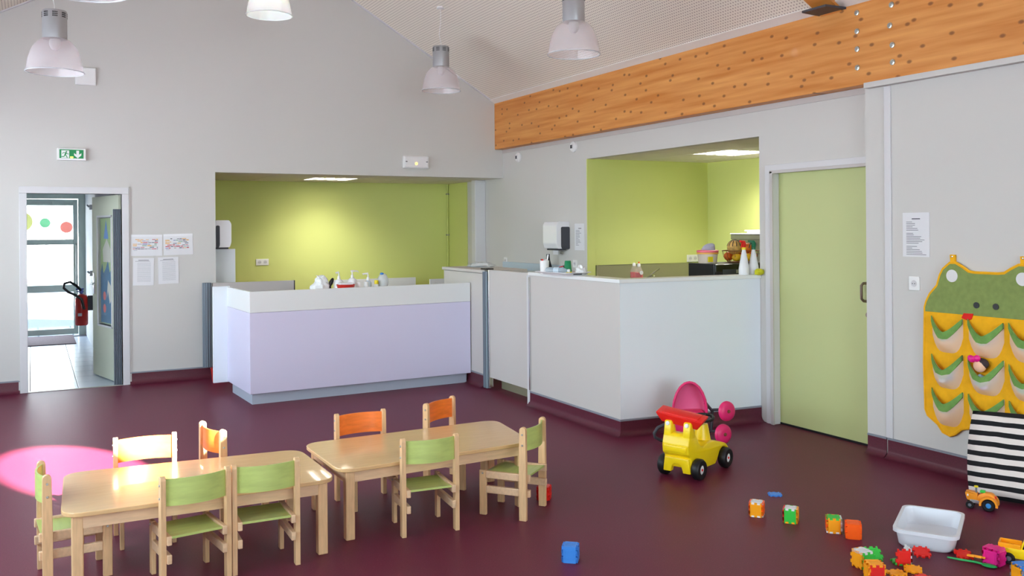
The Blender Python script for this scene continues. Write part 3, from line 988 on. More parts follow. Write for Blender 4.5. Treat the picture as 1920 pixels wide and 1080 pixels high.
# capped partition behind the desk end
cp_ = thing('capped_partition', 'beige capped partition meeting the right end of the lavender desk', 'partition', (4.15, 8.95, 0))
obj('face_panel', bx(-0.015, 0.06, -0.52, 0.52, 0.0, 1.175), 'laminate_beige_dim', cp_)
obj('end_post', bx(-0.018, 0.08, -0.52, -0.49, 0.0, 1.18), 'trim_white', cp_)
obj('top_board', bx(-0.03, 0.48, -0.545, 0.545, 1.18, 1.212, 0.004), 'laminate_beige_dim', cp_)
obj('back_panel', bx(0.43, 0.46, -0.50, 0.50, 0.0, 1.18), 'laminate_beige_dim', cp_)
bag = tag(obj('clear_sheet', blob(0.14, 0.20, 0.035, 14, 8, 0.14, 5, flat=-0.02), 'wrap_clear', loc=(4.45, 9.15, 1.233)), 'crumpled clear plastic sheet on the capped beige partition', 'sheet')
obj('trim_9', bx(XW - 0.03, XW, 9.0, 10.5, 1.12, 1.21, 0.004), 'blue_tint', kind='structure')
wk = thing('side_worktop', 'pale blue low worktop along the wall behind the beige gate', 'worktop', (5.15, 9.3, 0))
obj('worktop', bx(-0.26, 0.26, -0.75, 1.15, 0.88, 0.92, 0.004), 'blue_tint', wk)
obj('carcass', bx(-0.22, 0.26, -0.73, 1.13, 0.0, 0.88), 'laminate_white', wk)

# ------------------------------------------------------------------ changing desk
dk = thing('changing_desk', 'lavender fronted changing desk with white band and metal plinth', 'desk', (2.96, 8.73, 0), R(2.6))
W = 1.165
obj('front_panel', bx(-W, W, -0.03, 0.0, 0.108, 0.868, 0.002, 1), 'lavender', dk)
obj('front_band', bx(-W, W, -0.031, 0.0, 0.870, 1.068, 0.002, 1), 'laminate_white', dk)
obj('left_panel', bx(-W, -W + 0.03, 0.0, 0.86, 0.108, 0.868, 0.002, 1), 'lavender', dk)
obj('left_band', bx(-W, -W + 0.03, 0.0, 0.86, 0.870, 1.068, 0.002, 1), 'laminate_white', dk)
obj('right_panel', bx(W - 0.03, W, 0.0, 0.86, 0.108, 1.0), 'laminate_white', dk)
obj('plinth', bx(-W + 0.035, W - 0.02, 0.035, 0.80, 0.0, 0.108), 'kick_metal', dk)
obj('worktop', bx(-W + 0.03, W - 0.03, 0.0, 0.72, 0.95, 0.99), 'laminate_white', dk)
obj('wing_panel', bx(-W - 0.14, -W + 0.03, 0.86, 0.89, 0.10, 1.075, 0.002, 1), 'panel_white', dk, label='narrow white end panel')
# the grey swing gate left of the desk
gl = thing('low_gate', 'pale grey low swing gate left of the lavender desk', 'gate', (1.74, 10.44, 0))
obj('gate_panel', bx(0.03, 0.93, -0.016, 0.016, 0.155, 1.062, 0.002, 1), 'trim_grey', gl)
obj('edge_strip', bx(0.93, 0.942, -0.018, 0.018, 0.155, 1.062), 'dark_grey', gl)
b = lathe([(0.05, 0.14), (0.05, 1.065)], 20)
obj('finger_guard', b, 'guard_dark', gl, (-0.03, 0.01, 0), smooth=True)
for k in range(5):
    a = R(200 + k * 30)
    obj('guard_rib', bx(-0.004, 0.004, -0.004, 0.004, 0.14, 1.066), 'guard_grey', gl, (-0.03 + 0.05 * math.cos(a), 0.01 + 0.05 * math.sin(a), 0))
obj('bottom_bracket', bx(0.04, 0.12, -0.012, 0.012, 0.10, 0.155), 'black', gl)
rb = thing('red_bucket', 'red object half hidden behind the narrow white desk end', 'bucket', (1.80, 10.28, 0))
obj('body', lathe([(0, 0), (0.07, 0), (0.085, 0.14), (0.08, 0.14), (0.066, 0.01), (0, 0.01)], 16, cap=False), 'ext_red', rb, smooth=True)
obj('rim', tube([(0.085 * math.cos(R(a)), 0.085 * math.sin(R(a)), 0.14) for a in range(0, 360, 24)], 0.005, 6, True), 'ext_red', rb)
# low boards at the back of the alcove
tag(obj('low_board', bx(3.55, 4.72, 11.79, 11.81, 0.0, 0.97), 'laminate_white'), 'long low white board standing in front of the green alcove wall', 'board')
tag(obj('low_board', bx(4.60, 5.20, 10.99, 11.01, 0.0, 0.985), 'laminate_white'), 'short low white board behind the right end of the desk', 'board')
tag(obj('splash_board', bx(1.75, 2.075, 10.74, 10.76, 0.0, 1.43), 'panel_white'), 'tall white board below the paper dispenser left of the green wall', 'board')


# ------------------------------------------------------------------ small wall fittings
def dispenser(label, loc, rz, cheek=0.115):
    t = thing('towel_dispenser', label, 'dispenser', loc, rz, 'wall paper towel dispensers')
    # local: back at y=0, body towards -y, width along x
    obj('cover', prism(round_poly([(-0.0, 0.0), (-0.155, 0.0), (-0.175, 0.06), (-0.175, 0.27), (-0.15, 0.31), (0.0, 0.31)], 0.012, 3), -0.155, 0.155, 'X', bev=0.006), 'white_gloss', t)
    for s in (-1, 1):
        obj('side_cheek', prism(round_poly([(-0.002, -0.006), (-cheek + 0.015, -0.006), (-cheek, 0.02), (-cheek, 0.25), (-0.002, 0.25)], 0.018, 4), s * 0.155, s * 0.160, 'X'), 'dark_grey', t)
    obj('outlet', bx(-0.11, 0.11, -0.15, -0.02, -0.02, 0.0, 0.004), 'dark_grey', t)
    obj('paper_end', bx(-0.05, 0.06, -0.10, -0.095, -0.07, -0.012), 'paper', t)
    return t


dispenser('white paper towel dispenser on the grey wall beside the kitchen opening', (XW, 9.03, 1.405), R(-90))
dispenser('white paper towel dispenser at the left edge of the green alcove', (1.845, 10.82, 1.45), R(90), 0.045)
bk = thing('splash_column', 'white side post carrying the left paper towel dispenser', 'post', (1.79, 10.82, 0))
obj('post_body', bx(-0.07, 0.052, -0.06, 0.17, 0.0, 1.90, 0.003, 1), 'white_paint', bk)
obj('post_cap', bx(-0.075, 0.057, -0.065, 0.175, 1.90, 1.92, 0.003, 1), 'white_paint', bk)


def socket(label, loc, rz, n=1, h=0.085):
    t = thing('wall_socket', label, 'socket', loc, rz)
    w = 0.042 * n
    obj('cover_plate', bx(-w, w, -0.010, 0.0, -h / 2, h / 2, 0.004), 'white_plastic', t)
    for k in range(n):
        cx = (k - (n - 1) / 2) * 0.074
        obj('recess', lathe([(0.0, 0.001), (0.018, 0.001), (0.021, 0.004), (0.023, 0.001)], 16, cap=False, mtx=T((cx, -0.0095, 0)) @ RX(90)), 'trim_white', t, smooth=True)
        for s in (-1, 1):
            obj('pin_hole', lathe([(0, 0.0), (0.003, 0.0), (0.003, 0.002)], 8, mtx=T((cx + s * 0.009, -0.0125, 0)) @ RX(90)), 'black', t)
    return t


socket('double white socket low on the green alcove wall', (2.72, 12.27, 1.215), 0, 2)
socket('single white socket on the grey wall right of the white pipe casing', (XW, 10.46, 1.225), R(-90))
socket('double white socket on the kitchen wall left of the plastic tub', (6.92, 8.51, 1.27), 0, 2)
socket('single white socket beside the upturned green cup', (XW, 8.755, 1.235), R(-90))
socket('single white socket left of the frog wall pocket hanging', (XP, 4.217, 1.245), R(-90), 1, 0.095)


def detector(label, loc):
    t = thing('smoke_detector', label, 'detector', loc, R(-90), 'round detectors below the timber beam')
    obj('base', lathe([(0, 0), (0.062, 0), (0.062, 0.02), (0.045, 0.035), (0, 0.035)], 22, mtx=RX(90)), 'white_plastic', t, smooth=True)
    obj('sensor_slot', bx(-0.022, 0.022, -0.045, -0.03, -0.02, 0.02, 0.003), 'dark_grey', t)
    obj('sensor_head', lathe([(0.028, 0.035), (0.03, 0.042), (0.0, 0.044)], 16, mtx=RX(90)), 'white_plastic', t, smooth=True)


detector('round white smoke detector under the beam, farther left one', (XW, 10.08, 2.535))
detector('round white smoke detector under the beam, nearer the kitchen opening', (XW, 8.76, 2.56))

ex = thing('exit_sign', 'green and white running man exit sign with down arrow above open doorway', 'sign', (0.374, YB, 2.386))
obj('housing', bx(-0.135, 0.135, -0.045, 0.0, 0.0, 0.122, 0.004), 'white_plastic', ex)
obj('green_panel', bx(-0.113, 0.113, -0.048, -0.044, 0.002, 0.110), 'sign_green', ex)
obj('door_symbol', bx(-0.095, -0.022, -0.050, -0.0475, 0.022, 0.100), 'sign_white', ex)
man = prism(arc(-0.048, 0.088, 0.007, 0, 330, 11), -0.0515, -0.0498, 'Y')
def stroke(bm_, pts, w, y0=-0.0515, y1=-0.0498):
    for (x0, z0), (x1, z1) in zip(pts, pts[1:]):
        d = Vector((x1 - x0, z1 - z0)).normalized(); n = Vector((-d.y, d.x)) * w
        merge(bm_, prism([(x0 + n.x, z0 + n.y), (x0 - n.x, z0 - n.y), (x1 - n.x, z1 - n.y), (x1 + n.x, z1 + n.y)], y0, y1, 'Y'))
stroke(man, [(-0.050, 0.080), (-0.060, 0.055)], 0.007)
stroke(man, [(-0.052, 0.077), (-0.075, 0.078), (-0.084, 0.064)], 0.003)
stroke(man, [(-0.050, 0.076), (-0.038, 0.064), (-0.024, 0.062)], 0.003)
stroke(man, [(-0.060, 0.056), (-0.048, 0.042), (-0.040, 0.024)], 0.004)
stroke(man, [(-0.061, 0.056), (-0.070, 0.036), (-0.094, 0.034)], 0.004)
obj('running_man', man, 'sign_green', ex)
ar = prism([(0.045, 0.100), (0.071, 0.100), (0.071, 0.058), (0.092, 0.074), (0.092, 0.052), (0.058, 0.020), (0.024, 0.052), (0.024, 0.074), (0.045, 0.058)], -0.050, -0.0475, 'Y')
obj('down_arrow', ar, 'sign_white', ex)
obj('status_lamp', bx(-0.012, 0.014, -0.052, -0.0475, 0.024, 0.036, 0.002), 'pilot_light', ex)
obj('clear_cover', bx(-0.135, 0.135, -0.056, -0.053, 0.0, 0.018, 0.001), 'white_gloss', ex)

em = thing('emergency_light', 'white rectangular emergency light with orange pilot lamp above the alcove', 'lamp', (4.215, YB, 2.39))
obj('housing', bx(-0.17, 0.17, -0.05, 0.0, 0.0, 0.155, 0.012), 'white_plastic', em)
obj('diffuser', bx(-0.15, 0.15, -0.058, -0.048, 0.012, 0.145, 0.006), 'white_gloss', em)
for x in (-0.135, 0.135):
    obj('screw_recess', bx(x - 0.012, x + 0.012, -0.0595, -0.056, 0.078, 0.088), 'dark_grey', em)
obj('pilot_lamp', blob(0.016, 0.008, 0.016, 12, 8, mtx=T((-0.005, -0.058, 0.06))), 'pilot_light', em, smooth=True)
bxw = thing('blank_cover', 'square white blank box high on the wall beneath the left pendant', 'box', (0.515, YB, 3.18))
obj('box_body', bx(-0.10, 0.10, -0.03, 0.0, 0.0, 0.185, 0.008), 'white_plastic', bxw)
obj('lid', bx(-0.092, 0.092, -0.034, -0.029, 0.008, 0.177, 0.003), 'white_plastic', bxw)


# notices
def notice(name, label, loc, rz, w, h, lines, tabs=None, tilt=0.0, cat='notice', sleeve=False):
    t = thing(name, label, cat, loc, rz)
    t.rotation_euler = (0, R(tilt), rz)
    obj('sheet', bx(-w / 2, w / 2, -0.004, -0.001, -h / 2, h / 2), 'paper', t)
    if sleeve:
        obj('top_edge', bx(-w / 2, w / 2, -0.006, -0.003, h / 2 - 0.018, h / 2 + 0.004), 'white_gloss', t)
    b = bmesh.new()
    for (x0, x1, z, th) in lines:
        bx(x0 * w, x1 * w, -0.0046, -0.0039, z * h - th, z * h + th, bm=b)
    if len(b.verts): obj('print_lines', b, 'ink' if not sleeve else 'ink_light', t)
    else: b.free()
    for i, (x0, x1, z0, z1, m) in enumerate(tabs or ()):
        obj('print_bar', bx(x0 * w, x1 * w, -0.0048, -0.0041, z0 * h, z1 * h), m, t)
    return t


rnd = random.Random(11)
def table_bars(seed):
    r = random.Random(seed); out = []
    ms = ['ink_red', 'ink_blue', 'ink_dark', 'ink_orange', 'ink_green', 'ink', 'ink_light']
    for row in range(7):
        x = -0.44
        while x < 0.34:
            wd = 0.06 + r.random() * 0.12
            if r.random() < 0.78:
                z = 0.27 - row * 0.075
                out.append((x, min(x + wd * 0.9, 0.36), z, z + 0.022 + r.random() * 0.02, r.choice(ms)))
            x += wd
    return out
notice('notice_sheet', 'landscape timetable in a plastic sleeve, left one of the upper pair by doorway', (1.100, YB, 1.488), 0, 0.315, 0.225, [(-0.42, -0.30, -0.24, 0.002)], table_bars(1), 0.6, sleeve=True)
notice('notice_sheet', 'landscape timetable in a plastic sleeve, right one of the upper pair by doorway', (1.424, YB, 1.493), 0, 0.305, 0.225, [(-0.42, -0.30, -0.24, 0.002)], table_bars(2), -1.0, sleeve=True)
grid = [(-0.25, 0.25, 0.42, 0.003), (-0.40, 0.30, 0.38, 0.0015)] + [(-0.3, 0.35, 0.32 - 0.045 * k, 0.0008) for k in range(16)]
notice('notice_sheet', 'portrait grid sheet under the left plastic timetable sleeve', (1.066, YB, 1.205), 0, 0.21, 0.295, grid, None, 1.0)
notice('notice_sheet', 'portrait grid sheet under the right plastic timetable sleeve', (1.320, YB, 1.212), 0, 0.21, 0.290, grid, None, -1.0)
txt = [(-0.15, 0.16, 0.36, 0.004)] + [(-0.36, -0.36 + l, 0.29 - 0.037 * k, 0.0018) for k, l in enumerate((0.22, 0.33, 0.33, 0.24, 0.42, 0.45, 0, 0.26, 0.28, 0.56, 0.52, 0.68, 0.60, 0.46, 0, 0.40, 0.22, 0.50, 0.58, 0.60, 0.74)) if l]
notice('notice_sheet', 'typed page in a clear sleeve on the grey wall above the single socket', (XP, 4.203, 1.58), R(-90), 0.212, 0.303, txt)
txt2 = [(-0.1, 0.2, 0.32, 0.004)] + [(-0.38, -0.38 + 0.2 + 0.4 * rnd.random(), 0.24 - 0.05 * k, 0.002) for k in range(12)]
notice('notice_sheet', 'handwritten note beside the kitchen opening right of the towel dispenser', (XW, 8.66, 1.54), R(-90), 0.20, 0.30, txt2)


# ------------------------------------------------------------------ pendant lamps
def pendant(label, loc, cable_top, lit=False):
    t = thing('pendant_lamp', label, 'lamp', loc, 0, 'bell shaped pendant lamps')
    # origin at the rim of the shade
    prof = [(0.088, 0.265), (0.115, 0.25), (0.150, 0.215), (0.175, 0.165), (0.193, 0.105), (0.203, 0.05), (0.212, 0.0)]
    inner = [(r - 0.004, z) for r, z in reversed(prof)]
    obj('shade', lathe(prof + inner, 40, closed=True), 'shade_lit' if lit else 'shade_clear', t, smooth=True)
    obj('rim', tube([(0.211 * math.cos(R(a)), 0.211 * math.sin(R(a)), 0.002) for a in range(0, 360, 9)], 0.0045, 6, True), 'wrap_clear', t, smooth=True)
    hs = obj('housing', lathe([(0, 0.262), (0.089, 0.262), (0.090, 0.27), (0.090, 0.475), (0.086, 0.485), (0, 0.487)], 28), 'lamp_grey', t, smooth=True)
    for gq in range(8):
        b = bmesh.new()
        for i in range(4):
            for j in range(3):
                a = R(gq * 45 + (i - 1.5) * 6.2)
                bx(-0.003, 0.0025, -0.0035, 0.0035, -0.004, 0.004, bm=b, mtx=T((0.0895 * math.cos(a), 0.0895 * math.sin(a), 0.462 - j * 0.015)) @ Matrix.Rotation(a, 4, 'Z'))
        obj('vent_grille', b, 'black', hs, kind='stuff')
    obj('bulb', blob(0.042, 0.042, 0.06, 16, 10, mtx=T((0, 0, 0.205 if lit else 0.232))), 'bulb_glow' if lit else 'bulb_off', t, smooth=True)
    h = cable_top - loc[2]
    obj('cable', tube([(0, 0, 0.485), (0, 0, 0.53), (-0.02, 0.0, 0.62), (0, 0, 0.75), (0, 0, h)], 0.003, 6), 'white_plastic', t, smooth=True)
    obj('ceiling_rose', lathe([(0, 0), (0.04, 0), (0.045, -0.02), (0, -0.03)], 16, mtx=T((0, 0, h))), 'white_plastic', t, smooth=True)


def hang(label, x, y, z, lit=False):
    pendant(label, (x, y, z), ceil_z(x), lit)


hang('unlit bell pendant lamp at upper left above the doorway', 0.173, 8.00, 2.90)
hang('lit bell pendant lamp at the top centre-left under the ridge', 1.985, 8.58, 3.655, True)
hang('unlit bell pendant lamp at top in front of the perforated ceiling, largest', 3.863, 6.21, 3.035)
hang('unlit bell pendant lamp left of the timber beam end, farthest back', 3.971, 9.13, 3.150)
hang('bell pendant lamp at the extreme top left, only its rim in view', 0.25, 5.10, 2.865)


# ------------------------------------------------------------------ tables
def kids_table(label, quad, zt=0.385):
    cx = sum(p[0] for p in quad) / 4; cy = sum(p[1] for p in quad) / 4
    t = thing('toddler_table', label, 'table', (cx, cy, 0), 0, 'low beech tables')
    q = [(p[0] - cx, p[1] - cy) for p in quad]
    obj('table_top', prism(round_poly(q, 0.11, 7), zt - 0.021, zt, bev=0.004), 'table_top', t)
    ins = [Vector(p) * 0.93 for p in q]
    for k, p in enumerate(ins):
        sx = -1 if p.x > 0 else 1; sy = -1 if p.y > 0 else 1
        b = bx(min(0, sx * 0.05), max(0, sx * 0.05), min(0, sy * 0.05), max(0, sy * 0.05), 0.0, zt - 0.021, 0.006)
        obj('leg', b, 'beech_v', t, (p.x, p.y, 0))
    for k in range(4):
        a, c = ins[k], ins[(k + 1) % 4]
        d = (c - a); n = Vector((-d.y, d.x)).normalized() * 0.011
        off = n * 1.2
        a2 = a + d.normalized() * 0.045 + off; c2 = c - d.normalized() * 0.045 + off
        obj('apron', prism([tuple(a2 + n), tuple(c2 + n), tuple(c2 - n), tuple(a2 - n)], zt - 0.079, zt - 0.021), 'beech_pale', t)
    return t


kids_table('low beech toddler table at left with a bright reflection on top', [(0.105, 4.51), (1.365, 4.49), (1.355, 5.20), (0.14, 5.295)])
kids_table('low beech toddler table at right with an angled free end', [(1.415, 4.625), (2.615, 4.695), (2.70, 5.35), (1.405, 5.32)])


# ------------------------------------------------------------------ chairs (sitter faces local +y, origin between the rear posts)
def make_chair(stain, label):
    t = thing('toddler_chair', label, 'chair', (0, 0, 0), 0, 'small beech chairs around the tables')
    for s in (-1, 1):
        prof = [(-0.020, 0.0), (0.022, 0.0), (0.023, 0.25), (0.018, 0.505)] + arc(-0.001, 0.508, 0.019, 0, 180, 6) + [(-0.022, 0.25)]
        lg = obj('leg', prism(prof, s * 0.150 - 0.012, s * 0.150 + 0.012, 'X', bev=0.003, seg=1), 'beech_v', t)
        for z in (0.485, 0.425):
            obj('bolt', lathe([(0, 0.004), (0.0045, 0.004), (0.006, 0.001), (0.006, 0)], 8, mtx=T((s * 0.162, 0, z)) @ RY(90 * s)), 'bolt_metal', lg)
        lg = obj('leg', bx(s * 0.127 - 0.011, s * 0.127 + 0.011, 0.238, 0.280, 0.0, 0.257, 0.004), 'beech_v', t)
        obj('bolt', lathe([(0, 0.004), (0.0045, 0.004), (0.006, 0.001), (0.006, 0)], 8, mtx=T((s * 0.138, 0.258, 0.24)) @ RY(90 * s)), 'bolt_metal', lg)
        obj('seat_rail', bx(s * 0.127 - 0.011, s * 0.127 + 0.011, -0.034, 0.238, 0.213, 0.254, 0.004), 'beech_pale', t)
        obj('stretcher', bx(s * 0.127 - 0.011, s * 0.127 + 0.011, -0.034, 0.238, 0.128, 0.170, 0.004), 'beech_pale', t)
    # seat: thin plywood, dished, rounded front edge
    b = bmesh.new()
    n = 8; rows = []
    prof = []
    for k in range(n + 1):
        u = k / n
        y = -0.025 + u * 0.285
        z = 0.252 - 0.010 * math.sin(math.pi * u) - (0.014 * max(0, (u - 0.85) / 0.15) ** 2)
        prof.append((y, z))
    up = prof; dn = [(y, z - 0.011) for y, z in reversed(prof)]
    seat = prism(up + dn, -0.115, 0.115, 'X')
    obj('seat', seat, stain, t)
    # backrest: curved ply panel between the posts, bulging to the rear
    b = bmesh.new(); n = 12
    vs = []
    for k in range(n + 1):
        u = -1 + 2 * k / n
        x = 0.138 * u; y = -0.034 * (1 - u * u)
        vs.append([b.verts.new((x, y + dy, z)) for dy, z in ((0.005, 0.512), (-0.004, 0.512), (-0.004, 0.388), (0.005, 0.388))])
    for a, c in zip(vs, vs[1:]):
        for i in range(4):
            b.faces.new((a[i], a[(i + 1) % 4], c[(i + 1) % 4], c[i]))
    b.faces.new(vs[0]); b.faces.new(vs[-1])
    obj('backrest', b, stain, t, smooth=True)
    return t


ch = make_chair('stain_green', 'green toddler chair at the near side of the left table, left of two')
ch.location = (0.668, 4.435, 0); ch.rotation_euler = (0, 0, R(8))
OR = {'stain_green': 'stain_orange'}
dup(ch, (0.998, 4.463, 0), R(-1.5), 'green toddler chair at the near side of the left table, right of two')
dup(ch, (1.897, 4.555, 0), R(-5), 'green toddler chair at the near long side of the right table')
dup(ch, (2.553, 4.585, 0), R(39), 'green toddler chair turned in at the right end of the right table')
dup(ch, (0.045, 4.86, 0), R(-86), 'green toddler chair side-on at the left end of the left table')
dup(ch, (0.545, 5.36, 0), R(177), 'orange toddler chair behind the left table, its back blazing in sunlight', OR)
dup(ch, (0.915, 5.43, 0), R(-78), 'orange toddler chair behind the left table turned sideways, half sunlit', OR)
dup(ch, (1.783, 5.385, 0), R(181), 'orange toddler chair facing front behind the right table', OR)
dup(ch, (2.36, 5.493, 0), R(-148), 'orange toddler chair turned askew behind the right table', OR)


# ------------------------------------------------------------------ interlocking toy blocks
def plate_bm(s=0.08, t=0.009, n=5):
    """square plate with finger teeth on its edges, lying in XY at z 0..t, with a raised frame"""
    q = s / (n)
    c = s / 2 - t
    pts = []
    # walk around: alternating teeth
    for side in range(4):
        a = R(side * 90)
        for k in range(n):
            u0 = -s / 2 + k * q; u1 = u0 + q
            out = s / 2 if (k % 2 == 0) == (side % 2 == 0) else c
            if k == 0: u0 = max(u0, -c) if True else u0
            if k == n - 1: u1 = min(u1, c)
            for u in (u0, u1):
                x, y = u, -out
                pts.append((x * math.cos(a) - y * math.sin(a), x * math.sin(a) + y * math.cos(a)))
    b = prism(pts, 0, t)
    for a0 in ((-0.024, 0.024, -0.024, -0.021), (-0.024, 0.024, 0.021, 0.024), (-0.024, -0.021, -0.021, 0.021), (0.021, 0.024, -0.021, 0.021)):
        bx(a0[0] * s / 0.08, a0[1] * s / 0.08, a0[2] * s / 0.08, a0[3] * s / 0.08, t - 0.0005, t + 0.0012, bm=b)
    return b


PLATE = {}
def plate_mesh(m):
    if m not in PLATE:
        o = obj('side', plate_bm(), m)
        PLATE[m] = o.data
        bpy.data.objects.remove(o)
    return PLATE[m]


def toy_cube(label, loc, rz, cols, tilt=(0, 0)):
    """cols: front(-y), right(+x), back, left, top, bottom"""
    s = 0.08; h = s / 2
    t = thing('toy_block', label, 'toy block', (loc[0], loc[1], 0), R(rz), 'interlocking toy cubes')
    rots = {'front': (R(90), 0, 0), 'right': (R(90), 0, R(90)), 'back': (R(90), 0, R(180)), 'left': (R(90), 0, R(-90)), 'top': (0, 0, R(90)), 'bottom': (R(180), 0, R(90))}
    nrm = {'front': (0, -1, 0), 'right': (1, 0, 0), 'back': (0, 1, 0), 'left': (-1, 0, 0), 'top': (0, 0, 1), 'bottom': (0, 0, -1)}
    for f, m in zip(('front', 'right', 'back', 'left', 'top', 'bottom'), cols):
        if m is None: continue
        o = bpy.data.objects.new('side', plate_mesh(m)); COL.objects.link(o); o.parent = t
        o.rotation_euler = rots[f]
        o.location = Vector(nrm[f]) * (h - 0.009) + Vector((0, 0, h + 0.0012))
    return t


W_, O_, A_, G_, B_, P_, RD_ = 'toy_white', 'toy_orange', 'toy_amber', 'toy_green', 'toy_blue', 'toy_magenta', 'toy_red'
toy_cube('plain blue toothed toy cube alone on the floor in front of the tables', (2.346, 3.839), -39.5, [B_] * 6)
toy_cube('toothed toy cube with white top, amber front and orange side', (3.639, 3.922), -51, [A_, O_, A_, O_, W_, W_])
toy_cube('toothed toy cube with white top, green front and amber side', (3.725, 3.746), -51, [G_, A_, G_, RD_, W_, A_])
toy_cube('toothed toy cube with green top and amber front, touching an orange cube', (3.807, 3.515), -42, [A_, W_, A_, O_, G_, W_])
toy_cube('plain orange toothed toy cube on the floor left of the white tub', (3.825, 3.400), -44, [O_] * 6)
toy_cube('toothed toy cube with white top, amber left side and green right side', (3.535, 3.085), -5, [G_, G_, A_, A_, W_, A_], )
toy_cube('amber toothed toy cube cut by the bottom edge of the photo', (3.452, 2.945), -30, [RD_, A_, A_, A_, A_, G_])
toy_cube('half finished red toothed toy block with white and green teeth', (3.735, 3.03), -28, [RD_, W_, None, None, None, G_])
toy_cube('plain magenta toothed toy cube beside the yellow toy pickup', (4.118, 2.805), 9, [P_] * 6)
toy_cube('red toothed toy cube on the floor behind the green end chair', (2.742, 4.79), -40, [RD_] * 6)
toy_cube('blue topped toothed toy cube at the bottom right corner', (4.030, 2.60), -20, [B_, A_, B_, A_, B_, A_])


def toy_tile(label, loc, rz, m, tilt=(0, 0), z=0.0):
    o = bpy.data.objects.new('toy_tile', plate_mesh(m)); COL.objects.link(o)
    o.location = (loc[0], loc[1], z); o.rotation_euler = (R(tilt[0]), R(tilt[1]), R(rz))
    tag(o, label, 'toy tile', 'loose toothed toy tiles')


toy_tile('single blue toothed toy tile lying flat beyond the cubes', (4.012, 4.165), -35, B_)
toy_tile('green toothed toy tile leaning behind the white topped cube', (3.655, 3.125), -25, G_, (35, 0), 0.026)
toy_tile('red toothed toy tile lying against the white tub', (3.905, 3.045), -40, RD_, (20, 0), 0.016)
toy_tile('amber toothed toy tile flat in front of the red block, left one', (3.60, 2.945), -20, A_)
toy_tile('amber toothed toy tile flat in front of the red block, right one', (3.695, 2.93), -50, A_, (6, 0), 0.006)
toy_tile('red toothed toy tile at the bottom edge below the amber tiles', (3.66, 2.845), 10, RD_)
toy_tile('red toothed toy tile lying under the green spoon handle', (4.066, 2.930), -30, RD_, (14, 0), 0.012)
toy_tile('amber toothed toy tile between the green spoon and magenta cube', (4.068, 2.862), 30, A_, (0, 16), 0.022)
toy_tile('red toothed toy tile at the far bottom right corner', (4.16, 2.64), 20, RD_)

# spoon
sp = thing('toy_spoon', 'long green plastic toy spoon lying near the magenta cube', 'spoon', (3.986, 2.962, 0), math.atan2(-0.19, 0.075))
L_ = 0.215
b = tube([(0, 0, 0.006), (0.06, 0, 0.008), (0.13, 0, 0.012), (0.16, 0, 0.010)], [0.004, 0.006, 0.0055, 0.005], 8)
obj('handle', b, 'spoon_green', sp, smooth=True)
obj('bowl', blob(0.036, 0.021, 0.008, 16, 8, mtx=T((0.188, 0, 0.0085))), 'spoon_green', sp, smooth=True)

# white tub (bin)
def loft(loops, m, name, parent, cap_first=True, smooth=True):
    b = bmesh.new()
    rg = [[b.verts.new(p) for p in l] for l in loops]
    n = len(rg[0])
    for a, c in zip(rg, rg[1:]):
        for i in range(n):
            b.faces.new((a[i], a[(i + 1) % n], c[(i + 1) % n], c[i]))
    if cap_first: b.faces.new(rg[0])
    b.faces.new(rg[-1])
    return obj(name, b, m, parent, smooth=smooth)


bn = thing('plastic_tub', 'empty white rectangular plastic tub with rim among the toys', 'tub', (4.16, 3.195, 0), R(32))
def rr3(hx, hy, r, z): return [(x, y, z) for x, y in rrect(0, 0, hx, hy, r, 5)]
hx, hy = 0.235, 0.155
loft([rr3(hx - 0.035, hy - 0.035, 0.05, 0.0), rr3(hx - 0.024, hy - 0.024, 0.05, 0.012), rr3(hx - 0.012, hy - 0.012, 0.045, 0.09),
      rr3(hx - 0.014, hy - 0.014, 0.045, 0.09), rr3(hx - 0.028, hy - 0.028, 0.05, 0.014), rr3(hx - 0.038, hy - 0.038, 0.05, 0.006)], 'bin_plastic', 'tub_body', bn)
b = prism(rrect(0, 0, hx, hy, 0.05, 6), 0.088, 0.096, holes=[rrect(0, 0, hx - 0.016, hy - 0.016, 0.045, 6)])
merge(b, prism(rrect(0, 0, hx, hy, 0.05, 6), 0.078, 0.09, holes=[rrect(0, 0, hx - 0.004, hy - 0.004, 0.047, 6)]))
obj('rim', b, 'bin_plastic', bn)
pst = tag(obj('paper_strip', bx(-0.04, 0.04, -0.006, 0.006, 0, 0.002), 'paper', loc=(4.14, 3.19, 0.0065), rot=(0, 0, R(-50))), 'small pale strip lying on the bottom of the white tub', 'strip')


# ------------------------------------------------------------------ wheels
def wheel(parent, loc, r, w, axis_rz, tyre='rubber', hub='white_plastic', cap='toy_red', name='wheel'):
    t = obj(name, lathe([(r * 0.45, -w / 2), (r * 0.86, -w / 2), (r, -w * 0.28), (r, w * 0.28), (r * 0.86, w / 2), (r * 0.45, w / 2), (r * 0.42, w * 0.3), (r * 0.42, -w * 0.3)], 24, closed=True, mtx=RX(90)), tyre, parent, loc, (0, 0, axis_rz), smooth=True)
    obj('hub', lathe([(0, -w * 0.42), (r * 0.3, -w * 0.44), (r * 0.44, -w * 0.36), (r * 0.44, w * 0.36), (r * 0.3, w * 0.44), (0, w * 0.42)], 20, mtx=RX(90)), hub, t, smooth=True)
    if cap:
        for s in (-1, 1):
            obj('hub_cap', lathe([(0, 0.0), (r * 0.13, 0), (r * 0.1, 0.004), (0, 0.005)], 10, mtx=T((0, -s * w * 0.43, 0)) @ RX(90 * s)), cap, t, smooth=True)
    return t


